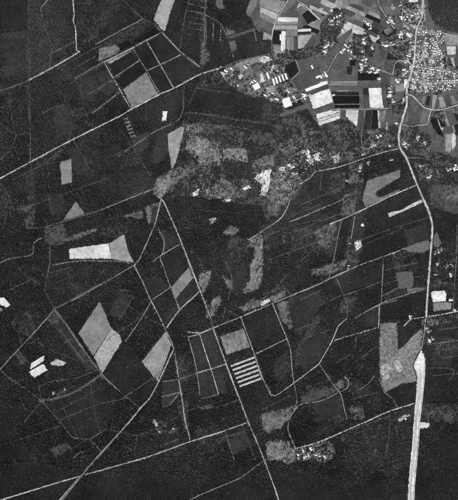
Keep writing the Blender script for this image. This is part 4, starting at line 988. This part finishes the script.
SP = .84                                       # photo pixels between trees
nx, ny = int((X1 - X0 - 1) / SP), int((Y1 - Y0 - 1) / SP)
gx, gy = np.meshgrid(np.arange(nx) * SP + X0 + .5, np.arange(ny) * SP + Y0 + .5)
gx[1::2] += SP * .5
gx = gx + NR.uniform(-.42, .42, gx.shape) * SP; gy = gy + NR.uniform(-.42, .42, gy.shape) * SP
gx, gy = gx.ravel(), gy.ravel()
ci = np.clip(((gx - X0) * R).astype(int), 0, GW - 1); cj = np.clip(((gy - Y0) * R).astype(int), 0, GH - 1)
nz = (vnoise(4.5, 1) * .36 + vnoise(1.9, 2) * .46 + vnoise(14, 3) * .18 - .5) * 2.7
nz = nz[cj, ci]
cv = cover[cj, ci]; keep = (NR.random(len(gx)) < cv + clump[cj, ci] * nz) & free[cj, ci] & (cv > .005)
gx, gy, ci, cj, nz = gx[keep], gy[keep], ci[keep], cj[keep], nz[keep]
kind = tree_kind[cj, ci]; tl = tall[cj, ci]
big = vnoise(22, 9)[cj, ci]
n = len(gx)
d = S * SP * (1.14 + NR.normal(0, .28, n)) * (0.9 + .2 * big)
d = np.where(kind == 1, S * SP * (1.16 + NR.normal(0, .10, n)), d); d = np.where(kind >= 2, d * .92, d); d = np.where(kind == 3, d * .86, d)
d = np.clip(d, 3.6, 14)
h = (6.2 + 3.6 * big + NR.normal(0, 1.9, n)) * tl; h = np.where(kind == 1, (4.6 + 1.6 * big + NR.normal(0, .45, n)) * tl, h)
h = np.where(kind == 2, h + 2.5, h); h = np.clip(h, 2.5, 18)
ft = ftone[cj, ci] * (.62 + .76 * vnoise(26, 21)[cj, ci]) * (.70 + .60 * vnoise(6, 22)[cj, ci])
z = layer[cj, ci] * LZ
# blocks of wood, so that every mass of trees is an object one can name
BLOCKS = [('the upper left corner of the picture', lambda x, y: (x < 110) & (y < 95)), ('the plantations left of the farmland at the top', lambda x, y: (x >= 110) & (x < 280) & (y < 112)),
          ('the farmland and village gardens at the upper right', lambda x, y: (x >= 280) & (y < 150)),
          ('the left side between the two long diagonal tracks', lambda x, y: (x < 165) & (y >= 95) & (y < 265)), ('the open heath at the centre', lambda x, y: (x >= 165) & (x < 300) & (y >= 112) & (y < 255)),
          ('the right side beside the main road', lambda x, y: (x >= 300) & (y >= 150) & (y < 320)), ('the lower left corner', lambda x, y: (x < 165) & (y >= 265)),
          ('the lower centre with the striped clearing', lambda x, y: (x >= 165) & (x < 300) & (y >= 255)), ('the lower right beside the motorway earthworks', lambda x, y: (x >= 300) & (y >= 320))]
KN = {0: ('mixed_woodland', 'speckled mixed woodland filling'), 1: ('pine_plantation', 'even dark pine plantation covering'), 2: ('garden_trees', 'small garden trees massed over'), 3: ('heath_trees', 'sparse heath pines and scrub over')}
done = np.zeros(n, bool)
# the single trees that stand clear of the others are things of their own
lone = []
order = np.argsort(-(d * (kind >= 2)))
cnt = np.zeros((GH // 6 + 1, GW // 6 + 1), int); np.add.at(cnt, (cj // 6, ci // 6), 1)
for q in order:
    if len(lone) >= 240: break
    if kind[q] < 2 or cnt[cj[q] // 6, ci[q] // 6] > 3: continue
    if not (2 < gx[q] < 456 and 4 < gy[q] < 456): continue
    lone.append(int(q)); done[q] = True
def tree_meshes(seed, mat):
    r = random.Random(seed); bm = bmesh.new()
    for k in range(9):
        a = r.random() * 6.283; rr = r.uniform(0, .30) if k else 0
        c = Vector((math.cos(a) * rr, math.sin(a) * rr, r.uniform(.42, .84) if k else .6)); q = r.uniform(.16, .26) if k else .30
        v = bmesh.ops.create_icosphere(bm, subdivisions=2, radius=q, matrix=Matrix.Translation(c))['verts']
        for w in v: w.co += (w.co - c).normalized() * r.uniform(-.3, .3) * q
    cm = bpy.data.meshes.new('crown'); bm.to_mesh(cm); bm.free(); cm.materials.append(mat)
    bm = bmesh.new()
    def limb(p0, p1, r0, r1):
        dv = (p1 - p0); rot = dv.to_track_quat('Z', 'Y').to_matrix().to_4x4()
        bmesh.ops.create_cone(bm, segments=6, radius1=r0, radius2=r1, depth=dv.length, matrix=Matrix.Translation((p0 + p1) / 2) @ rot)
    limb(Vector((0, 0, -.01)), Vector((0, 0, .55)), .045, .022)
    for k in range(4):
        a = k * 1.57 + r.random(); limb(Vector((0, 0, .3 + .05 * k)), Vector((math.cos(a) * .25, math.sin(a) * .25, .55 + .06 * k)), .02, .008)
    tm = bpy.data.meshes.new('trunk'); bm.to_mesh(tm); bm.free(); tm.materials.append(BARK)
    return cm, tm
LEAF = {2: plain_mat('garden_tree_leaves', .055, .35, 3., .35), 3: plain_mat('lone_pine_needles', .045, .35, 3., .3)}
TM = {k: [tree_meshes(40 + k * 10 + i, LEAF[k]) for i in range(4)] for k in (2, 3)}
def place_name(x, y):
    for t, f in BLOCKS:
        if f(x, y): return t
    return 'the lower right beside the motorway earthworks'
for i, q in enumerate(lone):
    k = int(kind[q]); e = bpy.data.objects.new('garden_tree' if k == 2 else 'heath_pine', None)
    e.location = (wx(gx[q]), wy(gy[q]), float(z[q])); e.rotation_euler = (0, 0, RNG.random() * 6.28); e.scale = (float(d[q]), float(d[q]), float(h[q]))
    link(e); w = place_name(gx[q], gy[q]).replace(' of the picture', '')
    tag(e, ('%s %s tree standing apart in ' if k == 2 else '%s %s pine on bare heath in ') % ('wide' if d[q] > 7.5 else 'small', 'tall' if h[q] > 9 else 'low') + w, 'tree', ('single garden trees in ' if k == 2 else 'lone pines in ') + w)
    cm, tm = TM[k][i % 4]
    link(bpy.data.objects.new('trunk', tm), e); link(bpy.data.objects.new('crown', cm), e)
def scatter(name, label, kd, sel):
    m = int(sel.sum())
    if not m: return
    me = bpy.data.meshes.new(name); me.vertices.add(m)
    co = np.empty((m, 3), np.float32); co[:, 0] = (gx[sel] - 229) * S; co[:, 1] = (250 - gy[sel]) * S; co[:, 2] = z[sel]
    me.vertices.foreach_set('co', co.ravel())
    at = me.attributes.new('size', 'FLOAT_VECTOR', 'POINT')
    sz = np.empty((m, 3), np.float32); sz[:, 0] = d[sel]; sz[:, 1] = d[sel] * NR.uniform(.85, 1.15, m); sz[:, 2] = h[sel]
    at.data.foreach_set('vector', sz.ravel())
    a2 = me.attributes.new('leaf_tone', 'FLOAT', 'POINT'); a2.data.foreach_set('value', ft[sel].astype(np.float32))
    o = link(bpy.data.objects.new(name, me)); md = o.modifiers.new('trees', 'NODES'); md.node_group = TG[kd]
    tag(o, label, 'woodland', None, 'stuff')
for t, f in BLOCKS:
    fm = f(gx, gy) & ~done
    for kd in range(4):
        scatter(KN[kd][0], KN[kd][1] + ' ' + t, kd, fm & (kind == kd))
print('TREES', n, 'lone', len(lone), 'buildings', len(HOUSES), 'layers', int(layer.max()), 'objects', len(bpy.data.objects))
